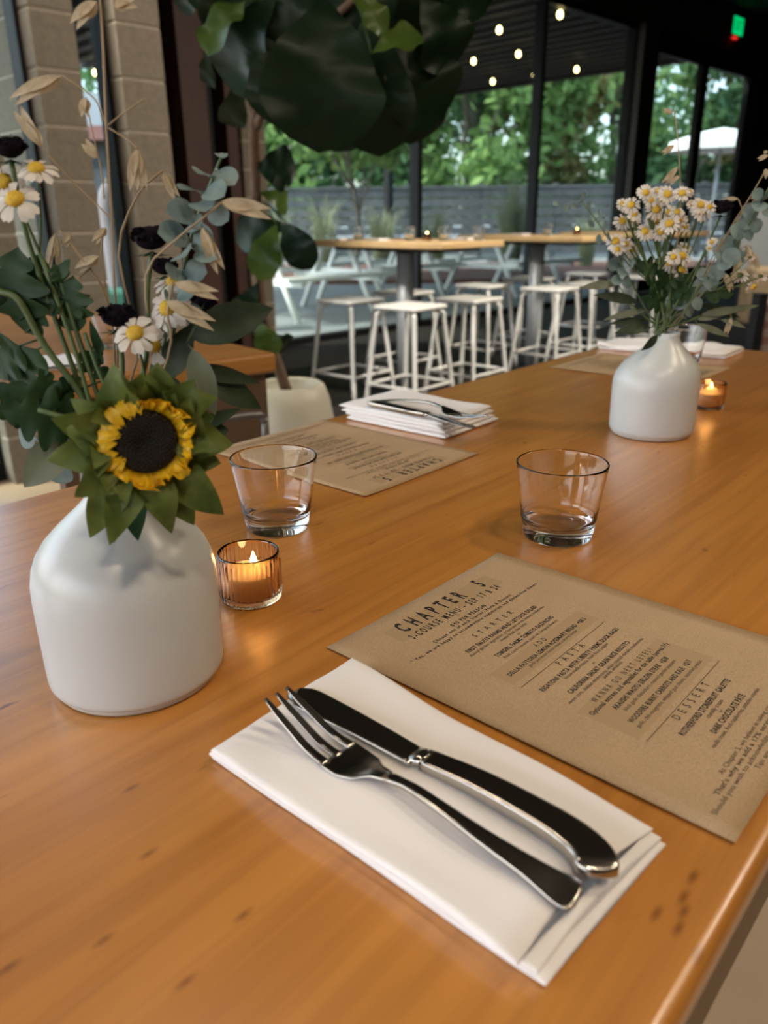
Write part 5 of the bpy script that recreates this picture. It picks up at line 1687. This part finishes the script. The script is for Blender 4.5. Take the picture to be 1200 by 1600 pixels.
sprig(B2, 'drooping white daisy sprig at the far right of the bouquet', heads2([(1000, 652, 40, (.3, .5, .5)), (1105, 655, 34, (.4, .4, .6)), (1068, 712, 38, (.3, -.5, -.3)), (1050, 560, 24, (.2, .4, .6))]), R2(820, 740), g2, False, .0012)
def leaves2(lst):
    return [(*R_(a, b), *R_(c, d), w * .3062 * (1 if k else .72), m, dy, *k) for (a, b, c, d, w, m, dy, *k) in lst]
def path2(lst):
    return [R2(*p) for p in lst]
leafy(B2, 'leafy green daisy foliage at the heart of the right bouquet', path2([(620, 860), (640, 760), (660, 640)]),
      leaves2([(620, 780, 520, 650, 90, 'dark_leaf', 0, 3), (630, 760, 760, 640, 90, 'dark_leaf', 0, 3), (600, 820, 500, 760, 80, 'dark_leaf', -.01, 3), (650, 720, 700, 600, 70, 'dark_leaf', 0, 3), (620, 720, 590, 620, 70, 'dark_leaf', -.01, 3), (650, 800, 780, 700, 80, 'dark_leaf', 0, 3), (690, 660, 640, 480, 60, 'dark_leaf', .01, 3), (560, 700, 470, 560, 50, 'dark_leaf', .01, 3)]), None, .0018, 'lobed_foliage')
scabiosa(B2, 'black scabiosa at the upper right of the right bouquet', *R_(905, 305), 16, 0, path2([(700, 800), (860, 440)]), None)
eucalyptus(B2, 'silver eucalyptus stem rising at the right edge of the photo', path2([(720, 800, 0), (880, 620, 0), (1010, 450, 0), (1080, 330, 0), (1150, 200, 0)]),
           [(*R_(x, y), r * .3062) for x, y, r in ((1050, 330, 42), (1100, 300, 40), (1020, 385, 42), (1080, 400, 36), (990, 430, 44), (1040, 445, 34), (930, 495, 46), (980, 500, 40), (900, 545, 44), (955, 560, 46), (1000, 560, 34), (1130, 250, 36), (1090, 240, 30), (1150, 215, 34), (1140, 330, 34), (920, 590, 40), (880, 640, 40))])
eucalyptus(B2, 'low silver eucalyptus sprig inside the right bouquet', path2([(680, 900, -.01), (740, 800, -.01), (800, 700, 0), (860, 620, 0)]),
           [(*R_(x, y), r * .3062) for x, y, r in ((720, 780, 40), (770, 760, 40), (700, 850, 40), (740, 830, 38), (800, 700, 44), (850, 690, 44), (860, 640, 40), (810, 650, 36), (690, 800, 34), (780, 800, 34))])
eucalyptus(B2, 'fine grey eucalyptus spray at the left of the right bouquet', path2([(540, 860, .02), (420, 640, .03), (300, 420, .04), (180, 260, .05)]),
           [(*R_(x, y), r * .3062) for x, y, r in ((200, 250, 22), (150, 300, 20), (230, 300, 24), (280, 340, 24), (240, 390, 22), (310, 400, 26), (330, 460, 26), (280, 470, 24), (370, 560, 30), (350, 600, 34), (400, 640, 32), (420, 690, 34), (370, 680, 30), (450, 600, 28), (110, 310, 18), (60, 290, 16), (300, 350, 20))], None, 'euca')
oat(B2, 'tall thin dried oat stem above the right bouquet', [path2([(640, 800), (690, 400), (695, 150), (680, -60), (665, -190)]), path2([(690, 100), (660, 140)])],
    [(*R_(680, 100), *R_(605, 190), 12), (*R_(690, 145), *R_(635, 190), 10), (*R_(668, -10), *R_(600, 35), 10), (*R_(655, -175), *R_(605, -190), 9)])
oat(B2, 'dried oat stem with an orange husk beside the right black scabiosa', [path2([(700, 860), (880, 520), (960, 420), (1010, 330), (990, 262)])],
    [(*R_(990, 262), *R_(905, 272), 9), (*R_(1080, 230), *R_(1060, 270), 9)])
oat(B2, 'dried oat stem leaning to the right edge of the photo', [path2([(720, 860), (930, 450), (1060, 240), (1130, 120)])],
    [(*R_(1095, 240), *R_(1060, 300), 10), (*R_(1130, 110), *R_(1140, 160), 10), (*R_(1143, 40), *R_(1090, 65), 9), (*R_(1140, 20), *R_(1120, 30), 6)])
oat(B2, 'drooping dried oat husks low at the right of the bouquet', [path2([(760, 800), (960, 560), (1040, 500), (1060, 520)]), path2([(950, 850), (960, 880)])],
    [(*R_(1035, 500), *R_(1060, 620), 12), (*R_(1060, 530), *R_(1095, 640), 12), (*R_(1000, 560), *R_(960, 690), 14), (*R_(920, 640), *R_(960, 740), 14), (*R_(955, 870), *R_(925, 960), 12)])
g3 = 'olive sprigs in the right vase'
leafy(B2, 'pale and dark olive leaves at the left of the right bouquet', path2([(560, 900), (440, 800)]),
      leaves2([(380, 700, 180, 715, 60, 'olive_pale', 0), (480, 790, 255, 750, 75, 'olive', 0), (550, 920, 360, 945, 80, 'olive', -.01), (530, 830, 300, 880, 50, 'olive_pale', 0), (520, 880, 330, 900, 50, 'olive', 0), (580, 960, 500, 1038, 56, 'olive', -.035)]), g3, .0014, 'olive_sprig')
leafy(B2, 'pale olive leaves at the right of the right bouquet', path2([(700, 900), (800, 860)]),
      leaves2([(800, 855, 1035, 820, 55, 'olive_pale', 0), (900, 840, 1105, 805, 40, 'olive_pale', .01), (780, 880, 925, 850, 48, 'olive_pale', 0), (900, 880, 1035, 920, 40, 'olive_pale', 0), (780, 900, 950, 968, 44, 'olive_pale', -.01), (820, 760, 980, 740, 80, 'dark_leaf', 0, 2), (790, 800, 1010, 870, 50, 'olive', .01)]), g3, .0014, 'olive_sprig')
